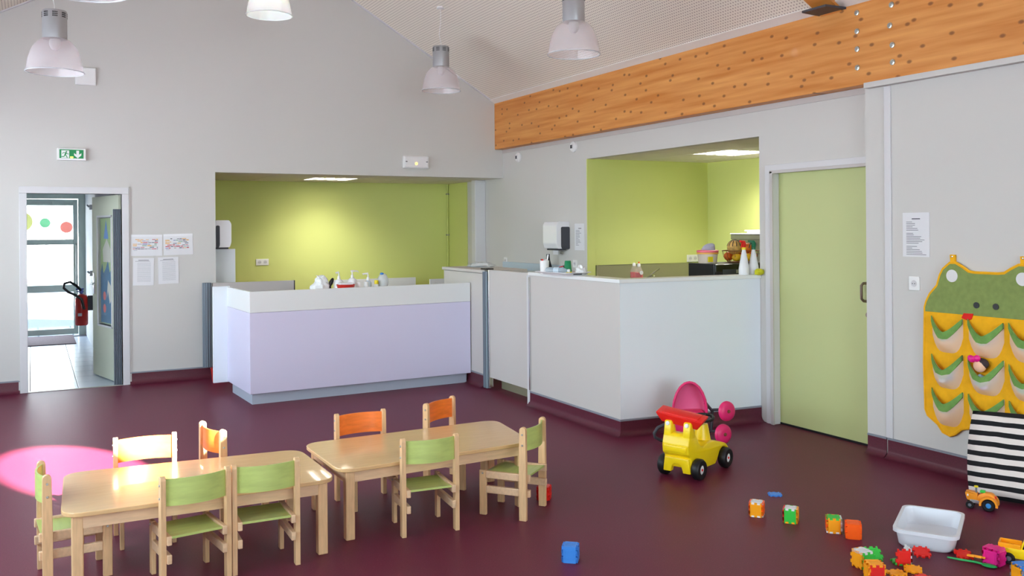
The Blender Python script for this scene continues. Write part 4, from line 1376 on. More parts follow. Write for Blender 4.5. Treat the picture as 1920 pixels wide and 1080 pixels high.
# ------------------------------------------------------------------ yellow ride-on pickup (heading local +x)
tk = thing('ride_on_truck', 'yellow plastic ride-on truck with red tray and black wheels', 'toy truck', (3.775, 4.765, 0), R(22))
side = [(-0.055, 0.075), (-0.060, 0.150), (-0.085, 0.170), (-0.088, 0.225), (-0.070, 0.285), (-0.050, 0.298), (0.005, 0.298), (0.04, 0.255), (0.075, 0.205), (0.12, 0.190), (0.17, 0.205), (0.27, 0.205), (0.34, 0.188),
        (0.435, 0.158), (0.475, 0.125), (0.475, 0.105), (0.452, 0.115), (0.425, 0.135), (0.385, 0.14), (0.345, 0.12), (0.315, 0.075), (0.285, 0.045), (0.10, 0.045), (0.07, 0.075)]
obj('body', prism(side, -0.098, 0.098, 'Y', bev=0.010), 'toy_yellow', tk, smooth=True)
obj('tailgate', prism([(-0.10, 0.045), (-0.045, 0.045), (-0.045, 0.055), (-0.035, 0.085), (-0.02, 0.10), (0.02, 0.10), (0.035, 0.085), (0.045, 0.055), (0.045, 0.045), (0.10, 0.045), (0.088, 0.14), (-0.088, 0.14)], -0.072, -0.030, 'X', bev=0.006), 'toy_yellow', tk, smooth=True)
obj('tail_panel', bx(-0.094, -0.080, -0.082, 0.082, 0.180, 0.222, 0.006), 'toy_yellow', tk, smooth=True)
for s in (-1, 1):
    p = prism([(-0.074, 0.26), (0.02, 0.26), (-0.012, 0.375), (-0.055, 0.375)], s * 0.070 - 0.028, s * 0.070 + 0.028, 'Y', bev=0.012)
    o = obj('upright', p, 'toy_yellow', tk, smooth=True)
    obj('pivot_pin', lathe([(0, 0), (0.015, 0), (0.013, 0.006), (0, 0.007)], 14, mtx=T((-0.058, s * 0.070, 0.355)) @ RY(-82)), 'white_plastic', o, smooth=True)
b = prism([(-0.13, -0.032), (0.125, -0.032), (0.165, 0.020), (0.165, 0.030), (-0.165, 0.030), (-0.165, 0.018)], -0.04, 0.065, 'X', bev=0.008)
tr_ = obj('red_tray', b, 'toy_red', tk, (-0.005, 0.0, 0.385), (R(7), R(-16), R(2)), smooth=True)
obj('tray_ridge', bx(-0.03, 0.055, -0.13, 0.13, 0.024, 0.036, 0.006), 'toy_red', tr_, smooth=True)
obj('steering_column', lathe([(0.062, 0.185), (0.052, 0.235), (0.040, 0.305), (0.0, 0.31)], 16, mtx=T((0.275, 0, 0))), 'toy_yellow', tk, smooth=True)
sw = obj('steering_wheel', tube([(0.082 * math.cos(R(a)), 0.082 * math.sin(R(a)), 0) for a in range(0, 360, 18)], 0.010, 8, True), 'rubber', tk, (0.265, 0, 0.345), (0, R(-8), 0), smooth=True)
for a in (0, 120, 240):
    obj('spoke', tube([(0, 0, -0.012), (0.08 * math.cos(R(a)), 0.08 * math.sin(R(a)), 0)], 0.008, 6), 'rubber', sw, smooth=True)
obj('wheel_boss', lathe([(0, -0.03), (0.022, -0.03), (0.022, -0.005), (0, 0.0)], 12), 'toy_amber', sw, smooth=True)
for x, y in ((0.0, -0.125), (0.0, 0.125), (0.395, -0.112), (0.395, 0.112)):
    wheel(tk, (x, y, 0.069), 0.069, 0.055, 0)

# ------------------------------------------------------------------ pink doll's pram tipped up against the half wall
pm = thing('doll_pram', 'pink toy doll pram tipped on its handle against the half wall', 'toy pram', (4.395, 5.45, 0), R(-30))
# local x: to the right of the photo, y: away from the camera
b = bmesh.new()
na, nb = 14, 8
rows = []
for j in range(nb + 1):
    v = j / nb
    row = []
    for i in range(na + 1):
        a = R(-25 + 230 * i / na)
        k = math.cos(v * math.pi / 2)
        x = -0.128 * math.cos(a) * (0.35 + 0.65 * k) + 0.075 * v
        z = 0.235 + 0.235 * math.sin(a) * (0.30 + 0.70 * k) - 0.02 * v
        row.append(b.verts.new((x, 0.15 * math.sin(v * math.pi / 2), z)))
    rows.append(row)
for r0, r1 in zip(rows, rows[1:]):
    for i in range(na):
        b.faces.new((r0[i], r0[i + 1], r1[i + 1], r1[i]))
b.faces.new(rows[-1])
hd = obj('hood', b, 'toy_pink', pm, smooth=True)
sm = hd.modifiers.new('thick', 'SOLIDIFY'); sm.thickness = 0.008; sm.offset = 1
b2 = bmesh.new()
rows = []
for j in range(nb + 1):
    v = j / nb
    row = []
    for i in range(na + 1):
        a = R(-25 + 230 * i / na)
        k = math.cos(v * math.pi / 2)
        x = -0.118 * math.cos(a) * (0.35 + 0.65 * k) + 0.07 * v
        z = 0.235 + 0.222 * math.sin(a) * (0.30 + 0.70 * k) - 0.02 * v
        row.append(b2.verts.new((x, 0.004 + 0.135 * math.sin(v * math.pi / 2), z)))
    rows.append(row)
for r0, r1 in zip(rows, rows[1:]):
    for i in range(na):
        b2.faces.new((r0[i], r0[i + 1], r1[i + 1], r1[i]))
b2.faces.new(rows[-1])
obj('hood_lining', b2, 'toy_pink_light', pm, smooth=True, label='paler pink inside of the hood')
obj('hood_rim', tube([(-0.126 * math.cos(math.pi * i / 20), -0.004, 0.235 + 0.233 * math.sin(math.pi * i / 20)) for i in range(21)], 0.010, 8), 'toy_pink', pm, smooth=True)
obj('body', prism(round_poly([(-0.12, 0.03), (0.12, 0.03), (0.125, 0.24), (-0.125, 0.24)], 0.03, 4), 0.0, 0.15, 'Y', bev=0.012), 'toy_pink', pm, smooth=True)
obj('cover_band', prism([(-0.122, 0.19), (0.118, 0.175), (0.118, 0.225), (-0.122, 0.255)], -0.022, -0.002, 'Y', bev=0.005), 'floral_cotton', pm)
obj('cover_cloth', prism([(-0.04, 0.07), (0.05, 0.06), (0.055, 0.15), (-0.045, 0.16)], -0.016, -0.002, 'Y', bev=0.005), 'floral_cotton', pm)
for x, z in ((-0.135, 0.245), (0.135, 0.20)):
    obj('hood_pivot', blob(0.026, 0.02, 0.03, 12, 8, mtx=T((x, -0.005, z))), 'dark_grey', pm, smooth=True)
obj('chassis', tube([(0.12, 0.05, 0.05), (0.17, 0.05, 0.10), (0.18, 0.06, 0.24), (0.13, 0.08, 0.30)], 0.013, 8), 'dark_grey', pm, smooth=True)
obj('axle', tube([(0.17, 0.05, 0.25), (0.268, 0.02, 0.262), (0.268, -0.045, 0.262)], 0.010, 8), 'dark_grey', pm, smooth=True)
obj('axle', tube([(0.14, 0.05, 0.09), (0.240, 0.02, 0.090), (0.240, -0.045, 0.090)], 0.010, 8), 'dark_grey', pm, smooth=True)
obj('handle', tube([(0.05, 0.04, 0.04), (-0.12, 0.03, 0.025), (-0.22, 0.0, 0.03), (-0.262, -0.01, 0.055), (-0.27, -0.01, 0.085), (-0.24, 0.0, 0.125), (-0.17, 0.03, 0.15), (-0.11, 0.05, 0.15)], 0.013, 10), 'dark_grey', pm, smooth=True)
for x, z in ((0.268, 0.262), (0.240, 0.090)):
    w_ = obj('wheel', lathe([(0, 0.020), (0.03, 0.024), (0.06, 0.018), (0.073, 0.006), (0.075, -0.006), (0.06, -0.020), (0, -0.024)], 26, mtx=RX(90)), 'toy_pink', pm, (x, -0.06, z), (R(-4), 0, R(28)), smooth=True)
    obj('hub_cap', lathe([(0, 0.008), (0.012, 0.006), (0.014, 0)], 12, mtx=T((0.0, -0.022, 0)) @ RX(90)), 'hub_brown', w_, smooth=True)

# ------------------------------------------------------------------ small orange tractor (heading local +x)
tc_ = thing('toy_tractor', 'small orange toy tractor with blue rear hub beside the striped cushion', 'toy tractor', (4.855, 3.385, 0), R(118))
tc_.scale = (0.78, 0.78, 0.78)
obj('bonnet', prism(round_poly([(0.02, 0.055), (0.09, 0.06), (0.105, 0.115), (0.09, 0.125), (0.02, 0.118)], 0.012, 3), -0.026, 0.026, 'Y', bev=0.006), 'tractor_orange', tc_, smooth=True)
obj('rear_body', prism(round_poly([(-0.095, 0.06), (0.02, 0.06), (0.02, 0.10), (-0.02, 0.125), (-0.075, 0.125), (-0.098, 0.10)], 0.012, 3), -0.03, 0.03, 'Y', bev=0.006), 'tractor_orange', tc_, smooth=True)
obj('engine_block', bx(0.005, 0.07, -0.03, 0.03, 0.04, 0.066, 0.004), 'lamp_grey', tc_)
obj('exhaust', tube([(0.03, 0.012, 0.11), (0.03, 0.012, 0.16)], 0.007, 8), 'hub_grey', tc_, smooth=True)
obj('exhaust_cap', lathe([(0, 0.158), (0.014, 0.158), (0.014, 0.168), (0, 0.172)], 12, mtx=T((0.03, 0.012, 0))), 'cup_yellow', tc_, smooth=True)
obj('seat', bx(-0.03, 0.005, -0.02, 0.02, 0.122, 0.138, 0.005), 'toy_green', tc_)
obj('tail_light', blob(0.008, 0.012, 0.01, 10, 6, mtx=T((-0.098, 0.015, 0.10))), 'toy_red', tc_)
for s in (-1, 1):
    obj('headlight', blob(0.006, 0.01, 0.009, 10, 6, mtx=T((0.085, s * 0.026, 0.095))), 'white_plastic', tc_)
    fd = prism(arc(-0.055, 0.045, 0.062, -10, 190, 14) + list(reversed(arc(-0.055, 0.045, 0.047, -10, 190, 14))), s * 0.045 - 0.018, s * 0.045 + 0.018, 'Y')
    obj('fender', fd, 'tractor_orange', tc_, smooth=True)
    wheel(tc_, (-0.055, s * 0.048, 0.043), 0.043, 0.028, 0, hub='hub_blue', cap=None)
    wheel(tc_, (0.07, s * 0.040, 0.028), 0.028, 0.02, 0, hub='hub_grey', cap=None)

# ------------------------------------------------------------------ yellow toy pickup at the right edge
yt = thing('toy_pickup', 'yellow toy pickup with dark windows cut by the right edge', 'toy truck', (4.245, 2.735, 0), R(-62))
obj('body', prism(round_poly([(-0.10, 0.032), (0.12, 0.032), (0.13, 0.05), (0.125, 0.072), (0.05, 0.076), (-0.005, 0.078), (-0.105, 0.078), (-0.11, 0.04)], 0.006, 2), -0.042, 0.042, 'Y', bev=0.004), 'toy_yellow', yt, smooth=True)
obj('cab', prism(round_poly([(-0.015, 0.075), (0.075, 0.075), (0.045, 0.115), (0.0, 0.115)], 0.006, 3), -0.038, 0.038, 'Y', bev=0.004), 'toy_yellow', yt, smooth=True)
for s in (-1, 1):
    obj('side_window', prism([(-0.003, 0.08), (0.058, 0.08), (0.04, 0.108), (0.004, 0.108)], s * 0.0385 - 0.001, s * 0.0385 + 0.001, 'Y'), 'black_gloss', yt)
    obj('bed_side', bx(-0.105, -0.012, s * 0.038 - 0.004, s * 0.038 + 0.004, 0.076, 0.098, 0.002), 'toy_amber', yt)
obj('tailgate', bx(-0.108, -0.100, -0.04, 0.04, 0.076, 0.098, 0.002), 'toy_amber', yt)
obj('windscreen', prism([(-0.034, 0.0), (0.034, 0.0), (0.03, 0.036), (-0.03, 0.036)], 0, 0.002, 'X', mtx=T((0.073, 0, 0.08)) @ RY(-38)), 'black_gloss', yt)
obj('roof_light', bx(0.01, 0.03, -0.02, 0.02, 0.115, 0.122, 0.003), 'dark_grey', yt)
for x in (-0.062, 0.075):
    for s in (-1, 1):
        wheel(yt, (x, s * 0.040, 0.028), 0.028, 0.022, 0, hub='hub_grey', cap=None)

# small dark blue toy between the tables, lying on the floor
tag(obj('toy_figure', (lambda b: (merge(b, blob(0.014, 0.014, 0.016, 10, 8, mtx=T((0.004, 0, 0.058)))), b)[1])(lathe([(0, 0), (0.018, 0), (0.02, 0.015), (0.012, 0.045), (0, 0.048)], 12)), 'ink_dark', loc=(1.452, 5.10, 0), smooth=True), 'tiny dark toy figure standing between the two tables', 'toy')

# ------------------------------------------------------------------ striped cushion
cu = thing('floor_cushion', 'large black and white striped cushion leaning below the frog hanging', 'cushion', (5.135, 3.250, 0), R(-66))
b = bmesh.new()
nx, nz = 16, 20
hw_, hz_ = 0.36, 0.258
def cush(u, w, sgn):
    e = (1 - abs(u) ** 4) * (1 - abs(w) ** 4)
    x = hw_ * u * (1 - 0.06 * w * w)
    z = hz_ * (1 + w) * 1.0
    y = sgn * 0.085 * max(e, 0) ** 0.5
    return (x, y, z * (1 - 0.02 * u * u))
F_ = {}
for sgn in (-1, 1):
    g = [[b.verts.new(cush(-1 + 2 * i / nx, -1 + 2 * k / nz, sgn)) for i in range(nx + 1)] for k in range(nz + 1)]
    for k in range(nz):
        for i in range(nx):
            b.faces.new((g[k][i], g[k][i + 1], g[k + 1][i + 1], g[k + 1][i]))
bmesh.ops.remove_doubles(b, verts=b.verts, dist=0.0005)
cb = obj('cushion_body', b, 'striped_cotton', cu, (0, 0, 0.012), (R(-13), 0, 0), smooth=True)

# ------------------------------------------------------------------ frog wall hanging, outline in (y, z)
fh = thing('frog_wall_pocket', 'yellow and green frog shaped fabric wall organiser with net pockets', 'wall hanging', (XP, 3.68, 0.25))
CY = 3.674
def mir(p): return (2 * CY - p[0], p[1])
head = [(4.124, 1.062), (4.125, 1.091), (4.112, 1.132), (4.085, 1.182), (4.03, 1.241), (4.007, 1.313), (3.984, 1.353), (3.932, 1.395), (3.889, 1.397), (3.837, 1.370), (3.795, 1.343), (3.753, 1.338)]
head_full = head + [mir(p) for p in reversed(head)]
low = [(4.125, 1.068), (4.133, 0.706), (4.125, 0.4), (4.106, 0.362), (4.03, 0.316), (3.993, 0.27), (3.942, 0.256), (3.906, 0.274), (3.856, 0.317), (3.799, 0.334)]
low_full = low + [mir(p) for p in reversed(low)]
def loc2(pts): return [(p[0] - 3.68, p[1] - 0.25) for p in pts]
obj('backing', prism(loc2(low_full), -0.022, -0.004, 'X', bev=0.003, seg=1), 'fabric_yellow', fh)
obj('head_panel', prism(loc2(head_full), -0.024, -0.004, 'X', bev=0.003, seg=1), 'fabric_green', fh)
obj('piping', tube([(-0.018, p[0] - 3.68, p[1] - 0.25) for p in (low + [])[::-1] + head[1:] + [mir(p) for p in reversed(head[1:])] + low_full[len(low):][0:]], 0.010, 6), 'fabric_yellow', fh, smooth=True)
for y in (3.914, mir((3.914, 0))[0]):
    obj('eye', prism(loc2(arc(y, 1.311, 0.041, 0, 345, 23)), -0.027, -0.023, 'X'), 'fabric_white', fh)
for y in (3.740, 3.608):
    obj('nostril', prism(loc2(arc(y, 1.131, 0.020, 0, 345, 15)), -0.029, -0.023, 'X'), 'black', fh)
    lp = y
obj('tongue', prism(loc2([(3.83, 1.073), (3.762, 1.075), (3.774, 1.04), (3.80, 1.027), (3.846, 1.041)]), -0.030, -0.022, 'X', bev=0.002, seg=1), 'fabric_red', fh)
for y in (3.914, mir((3.914, 0))[0]):
    lo = obj('hanging_loop', prism(loc2([(y + 0.016, 1.385), (y + 0.018, 1.45), (y - 0.018, 1.45), (y - 0.016, 1.385)]), -0.020, -0.004, 'X'), 'fabric_yellow', fh)
    obj('nail', lathe([(0, 0.005), (0.006, 0.004), (0.007, 0)], 8, mtx=T((-0.020, y - 3.68, 1.438 - 0.25)) @ RY(-90)), 'chrome', lo)
def pocket(y0, y1, zt0, zt1, sag, zb, bulge=0.05, skew=0.0):
    b = bmesh.new(); tr = bmesh.new()
    nu, nv = 14, 8
    def rim(u):
        return zt0 + (zt1 - zt0) * u - sag * (1 - abs(2 * (u + skew * math.sin(math.pi * u)) - 1) ** 1.5)
    def bot(u):
        return zb + 0.11 * abs(2 * u - 1) ** 4
    def pos(u, v, o=0.0):
        z = rim(u) + (bot(u) - rim(u)) * v
        x = -0.023 - bulge * math.sin(math.pi * u) ** 0.8 * (0.75 + 0.5 * math.sin(math.pi * min(1, v * 0.9))) * (1 - v ** 4) - o
        return (x, y0 + (y1 - y0) * u - 3.68, z - 0.25)
    g = [[b.verts.new(pos(i / nu, k / nv)) for i in range(nu + 1)] for k in range(nv + 1)]
    for k in range(nv):
        for i in range(nu):
            b.faces.new((g[k][i], g[k][i + 1], g[k + 1][i + 1], g[k + 1][i]))
    p = obj('pocket', b, 'net', fh, smooth=True)
    def tpos(u, w, side):
        hgt = 0.058 * (0.6 + 0.45 * math.sin(math.pi * u))
        z = rim(u) + 0.004 - hgt * w
        x = -0.023 - bulge * math.sin(math.pi * u) ** 0.8 * 0.80 - 0.012 + (0.006 if side else -0.004)
        return (x, y0 + (y1 - y0) * u - 3.68, z - 0.25)
    gg = [[tr.verts.new(tpos(i / nu, w, s)) for i in range(nu + 1)] for w, s in ((0, 1), (0, 0), (0.5, 0), (1, 0), (1, 1))]
    for k in range(5):
        for i in range(nu):
            tr.faces.new((gg[k][i], gg[k][i + 1], gg[(k + 1) % 5][i + 1], gg[(k + 1) % 5][i]))
    obj('pocket_trim', tr, 'fabric_trim', p, smooth=True)
cols = [(4.064, 3.837), (3.797, 3.556), (3.520, 3.285)]
for ci, (a, c) in enumerate(cols):
    pocket(a, c, 1.035, 1.030, 0.095, 0.802)
    pocket(a, c, 0.780, 0.797, 0.110 if ci else 0.10, 0.565, 0.06)
    pocket(a, c, 0.553, 0.556, 0.09, 0.318)
dl = thing('rag_doll', 'small soft doll with pink bow peeking from the middle net pocket', 'doll', (XP - 0.055, 3.70, 0.73))
obj('head', blob(0.028, 0.042, 0.04, 14, 10, mtx=T((0, 0, 0.02))), 'skin', dl, smooth=True)
obj('hair', blob(0.028, 0.050, 0.036, 14, 10, mtx=T((0.008, -0.006, 0.035))), 'doll_hair', dl, smooth=True)
bw = blob(0.014, 0.028, 0.022, 12, 8, mtx=T((-0.018, 0.045, 0.062)) @ RX(25)); merge(bw, blob(0.014, 0.026, 0.022, 12, 8, mtx=T((-0.018, 0.008, 0.068)) @ RX(-20))); merge(bw, blob(0.012, 0.012, 0.014, 10, 6, mtx=T((-0.022, 0.028, 0.064))))
obj('bow', bw, 'toy_magenta', dl, smooth=True)
for (y, z, rr_, m, lb) in ((3.995, 0.672, 0.030, 'plush_pink', 'pink soft toy at the left in the left middle net pocket'),
                           (3.972, 0.622, 0.026, 'plush_white', 'white soft toy at the bottom of the left middle net pocket'),
                           (3.925, 0.650, 0.032, 'plush_dark', 'dark soft toy at the right in the left middle net pocket'),
                           (3.722, 0.640, 0.024, 'plush_lilac', 'lilac soft toy at lower left in the middle net pocket'),
                           (3.680, 0.622, 0.028, 'plush_lilac', 'lilac soft toy at the bottom centre of the middle net pocket'),
                           (3.690, 0.672, 0.026, 'plush_blue', 'pale blue soft toy below the doll in the middle net pocket')):
    b = blob(0.018, rr_, rr_ * 0.8, 12, 8, 0.06, int(y * 100)); merge(b, blob(0.014, rr_ * 0.5, rr_ * 0.5, 10, 6, mtx=T((-0.003, rr_ * 0.3, rr_ * 0.6))))
    tag(obj('soft_toy', b, m, loc=(XP - 0.052, y, z), smooth=True), lb, 'soft toy')

# ------------------------------------------------------------------ things on the half wall cap
CAP = 1.236
ty = thing('serving_tray', 'white plastic tray with handle slots overhanging the half wall cap', 'tray', (4.09, 6.79, CAP), R(4))
obj('tray_base', prism(rrect(0, 0, 0.105, 0.205, 0.04, 5), 0.0, 0.005), 'white_gloss', ty)
def rr_off(hx, hy, r, z): return [(x, y, z) for x, y in rrect(0, 0, hx, hy, r, 6)]
b = bmesh.new()
rg = [[b.verts.new(p) for p in rr_off(*a)] for a in ((0.105, 0.205, 0.04, 0.0), (0.135, 0.24, 0.05, 0.028), (0.148, 0.253, 0.05, 0.029), (0.148, 0.253, 0.05, 0.025), (0.136, 0.241, 0.05, 0.023), (0.101, 0.201, 0.04, 0.002))]
n = len(rg[0])
for a, c in zip(rg, rg[1:] + rg[:1]):
    for i in range(n):
        b.faces.new((a[i], a[(i + 1) % n], c[(i + 1) % n], c[i]))
obj('tray_wall', b, 'white_gloss', ty, smooth=True)
for s in (-1, 1):
    obj('handle_slot', bx(-0.045, 0.045, -0.003, 0.003, -0.006, 0.006, 0.002, mtx=T((0.0, s * 0.2245, 0.014)) @ RX(-40 * s)), 'dark_grey', ty)
TZ = CAP + 0.007
cu1 = thing('brush_cup', 'white cup holding toothbrushes on the tray', 'cup', (3.995, 6.94, TZ))
obj('cup_body', lathe([(0, 0), (0.037, 0), (0.042, 0.115), (0.039, 0.115), (0.034, 0.004), (0, 0.004)], 20, cap=False), 'white_plastic', cu1, smooth=True)
for i, (dx, dy, m) in enumerate(((0.02, 0.0, 'white_gloss'), (-0.015, 0.015, 'hub_brown'), (0.0, -0.018, 'white_gloss'), (-0.02, -0.01, 'toy_red'))):
    tg = tag(obj('toothbrush', tube([(3.995 + dx * 0.3, 6.94 + dy * 0.3, TZ + 0.01), (3.995 + dx * (1.9 if i == 0 else 1.4), 6.94 + dy * 1.4, TZ + (0.165 if i == 0 else 0.128))], [0.004, 0.007], 8), m, smooth=True),
             ('white toothbrush leaning right in the white cup', 'brown toothbrush in the white cup', 'short white toothbrush in the white cup', 'red toothbrush in the white cup')[i], 'toothbrush')
bt = thing('water_bottle', 'clear plastic water bottle lying on the tray', 'bottle', (4.05, 6.79, TZ + 0.030), R(-55))
obj('bottle_body', lathe([(0, -0.115), (0.026, -0.115), (0.030, -0.10), (0.029, -0.05), (0.030, 0.0), (0.029, 0.03), (0.022, 0.06), (0.011, 0.082), (0.011, 0.09), (0, 0.09)], 18, mtx=RY(90)), 'bottle_clear', bt, smooth=True)
obj('bottle_cap', lathe([(0, 0.088), (0.014, 0.088), (0.014, 0.105), (0, 0.106)], 14, mtx=RY(90)), 'white_plastic', bt, smooth=True)
obj('bottle_label', lathe([(0.0305, -0.04), (0.0308, 0.01)], 18, cap=False, mtx=RY(90)), 'blue_tint', bt, smooth=True)
gc = thing('stacked_cups', 'upturned green cup over a yellow one on the tray', 'cup', (4.16, 6.815, TZ))
obj('outer_cup', lathe([(0.036, 0.018), (0.028, 0.108), (0.024, 0.113), (0, 0.113)], 20, cap=False), 'cup_green', gc, smooth=True)
obj('inner_cup', lathe([(0.036, 0.0), (0.037, 0.002), (0.0345, 0.020)], 20, cap=False), 'cup_yellow', gc, smooth=True)
tag(obj('tissue', blob(0.045, 0.05, 0.045, 12, 9, 0.28, 7, flat=-0.025, mtx=None), 'bag_plastic', loc=(4.195, 6.665, TZ + 0.028)), 'crumpled white tissue at the right end of the tray', 'tissue')
tag(obj('tissue', blob(0.03, 0.03, 0.02, 10, 7, 0.2, 9, flat=-0.012), 'skin', loc=(4.145, 6.94, TZ + 0.014)), 'beige cloth scrap on the tray behind the water bottle', 'cloth')
pnx = thing('scissors', 'red and black scissors lying at the back of the tray', 'scissors', (4.19, 6.93, TZ + 0.06))
for s, m in ((-1, 'toy_red'), (1, 'black')):
    obj('blade' if s > 0 else 'grip', tube([(-0.005, s * -0.0, 0), (0.0 + 0.01 * s, s * -0.07, 0.012 * s)], 0.005, 6), m, pnx)
obj('rest_rod', tube([(0, 0, 0), (0, 0, -0.06)], 0.004, 6), 'black', pnx)
bb = thing('black_bottle', 'black bottle standing under the right towel dispenser', 'bottle', (5.30, 9.12, 0.92))
obj('bottle_body', lathe([(0, 0), (0.045, 0), (0.048, 0.02), (0.048, 0.26), (0.025, 0.34), (0.018, 0.40), (0, 0.40)], 16), 'black', bb, smooth=True)
obj('bottle_cap', lathe([(0, 0.395), (0.02, 0.395), (0.02, 0.42), (0, 0.42)], 12), 'dark_grey', bb, smooth=True)


def spray(label, loc, m, collar, rz):
    t = thing('spray_bottle', label, 'bottle', loc, rz, 'spray bottles on the half wall')
    obj('bottle_body', lathe([(0, 0), (0.042, 0), (0.044, 0.01), (0.044, 0.055), (0.038, 0.09), (0.016, 0.205), (0.014, 0.22), (0, 0.22)], 22), 'spray_clear', t, smooth=True)
    obj('collar', lathe([(0.018, 0.212), (0.018, 0.232), (0.0, 0.232)], 14), collar, t, smooth=True)
    h_ = prism([(-0.016, 0.232), (0.016, 0.232), (0.018, 0.265), (0.005, 0.288), (-0.045, 0.292), (-0.05, 0.28), (-0.018, 0.268)], -0.011, 0.011, 'Y', bev=0.003)
    hh = obj('trigger_head', h_, m, t, smooth=True)
    obj('trigger', tube([(-0.022, 0, 0.268), (-0.034, 0, 0.245), (-0.040, 0, 0.225)], 0.004, 6), m if m != 'spray_green' else 'black', hh)
    return t


spray('clear spray bottle with red trigger and yellow collar on the half wall', (5.330, 5.875, CAP), 'toy_red', 'cup_yellow', R(10))
spray('clear spray bottle with dark green trigger on the half wall', (5.428, 5.865, CAP), 'spray_green', 'spray_green', R(-20))
gv = thing('rubber_glove', 'crumpled yellow rubber glove at the end of the half wall cap', 'glove', (5.408, 5.775, CAP))
obj('palm', blob(0.045, 0.03, 0.028, 14, 8, 0.10, 4, mtx=T((0, 0, 0.026)), flat=None), 'glove_yellow', gv, smooth=True)
for k in range(4):
    obj('finger', tube([(-0.03 + 0.008 * k, 0.0 - 0.006 * k, 0.012 + 0.010 * k), (-0.055, -0.012 - 0.004 * k, 0.012 + 0.011 * k), (-0.04, -0.028, 0.014 + 0.010 * k)], 0.008, 8), 'glove_yellow', gv, smooth=True)

# ------------------------------------------------------------------ kitchen fittings
kw = thing('kitchen_worktop', 'steel kitchen worktop with low splashback along the green wall', 'worktop', (6.30, 8.2, 0))
obj('worktop', bx(-0.74, 0.855, -0.38, 0.305, 0.88, 0.92, 0.003), 'steel', kw)
obj('base_cabinet', bx(-0.72, 0.855, -0.34, 0.305, 0.0, 0.88), 'laminate_white', kw)
sb_ = thing('splashback', 'dull steel splashback low on the green kitchen wall', 'splashback', (6.30, 8.503, 0.921))
obj('sheet', bx(-0.74, 0.60, -0.012, 0.004, 0.0, 0.301), 'steel_dull', sb_)
obj('top_lip', bx(-0.74, 0.60, -0.016, 0.004, 0.296, 0.303, 0.001, 1), 'chrome', sb_)
tp = thing('kitchen_tap', 'chrome mixer tap rising over the kitchen worktop', 'tap', (6.12, 8.35, 0.92))
obj('tap_base', lathe([(0, 0), (0.03, 0), (0.026, 0.03), (0.02, 0.12), (0, 0.12)], 14), 'chrome', tp, smooth=True)
obj('spout', tube([(0, 0, 0.10), (0.0, -0.05, 0.16), (0.0, -0.14, 0.19), (0, -0.16, 0.18)], 0.011, 8), 'chrome', tp, smooth=True)
obj('lever', tube([(0, 0, 0.12), (0.05, -0.06, 0.20), (0.13, -0.08, 0.255)], 0.010, 8), 'chrome', tp, smooth=True)
for k, (x, y, lb) in enumerate(((5.778, 8.00, 'red dish soap bottle with white label, the nearer one on the worktop'), (5.815, 8.14, 'red dish soap bottle without label, the farther one'))):
    t = thing('soap_bottle', lb, 'bottle', (x, y, 0.92), 0, 'dish soap bottles')
    obj('bottle_body', lathe([(0, 0), (0.042, 0), (0.045, 0.02), (0.044, 0.245), (0.022, 0.295), (0.016, 0.305), (0, 0.305)], 18), 'soap_shell', t, smooth=True)
    obj('soap_fill', lathe([(0, 0.003), (0.04, 0.004), (0.042, 0.02), (0.041, 0.235), (0, 0.236)], 18), 'soap_red', t, smooth=True)
    obj('bottle_cap', lathe([(0.018, 0.30), (0.018, 0.325), (0.01, 0.335), (0, 0.336)], 14), 'white_plastic', t, smooth=True)
    if k == 0:
        obj('bottle_label', prism(arc(0, 0.235, 0.022, 0, 345, 18), -0.048, -0.043, 'Y'), 'paper', t)
        obj('spout_tip', lathe([(0.008, 0.333), (0.008, 0.352), (0, 0.354)], 8), 'toy_orange', t)
ic = thing('inner_counter', 'steel counter on the kitchen side of the half wall', 'counter', (5.30, 6.30, 0))
obj('counter_top', bx(-0.95, 0.95, -0.25, 0.32, 0.98, 1.02, 0.003), 'steel', ic)
for x in (-0.9, 0.9):
    for y in (-0.2, 0.27):
        obj('leg', bx(x - 0.02, x + 0.02, y - 0.02, y + 0.02, 0.0, 0.98), 'steel', ic)
mw = thing('microwave_oven', 'black microwave carrying the plastic tub and fruit basket', 'microwave', (5.575, 6.32, 1.02))
obj('casing', bx(-0.335, 0.335, -0.17, 0.18, 0.015, 0.30, 0.006), 'black', mw)
obj('door', bx(-0.33, 0.08, -0.182, -0.17, 0.02, 0.295, 0.004), 'black_gloss', mw)
obj('door_window', bx(-0.25, 0.0, -0.185, -0.181, 0.08, 0.25), 'dark_grey', mw)
cpn = obj('control_panel', bx(0.085, 0.33, -0.182, -0.17, 0.02, 0.295, 0.003), 'black_gloss', mw)
for x, z in ((0.12, 0.245), (0.21, 0.245), (0.12, 0.275)):
    obj('knob', lathe([(0, 0.018), (0.013, 0.018), (0.015, 0)], 14, mtx=T((x, -0.182, z)) @ RX(90)), 'steel', cpn, smooth=True)
obj('badge', bx(-0.10, -0.02, -0.1865, -0.184, 0.215, 0.245), 'lamp_grey', mw)
for x in (-0.28, 0.28):
    for y in (-0.12, 0.13):
        obj('foot', lathe([(0, 0), (0.015, 0), (0.018, 0.016), (0, 0.016)], 10, mtx=T((x, y, 0))), 'black', mw)
MZ = 1.02 + 0.30
tb2 = thing('plastic_box', 'round clear plastic box with pink lid on the black microwave', 'box', (5.345, 6.36, MZ))
obj('box_body', lathe([(0, 0), (0.082, 0), (0.090, 0.092), (0.087, 0.092), (0.079, 0.004), (0, 0.004)], 26, cap=False), 'tub_clear', tb2, smooth=True)
obj('box_lid', lathe([(0.094, 0.096), (0.097, 0.098), (0.097, 0.112), (0.090, 0.116), (0, 0.116)], 26), 'lid_pink', tb2, smooth=True)
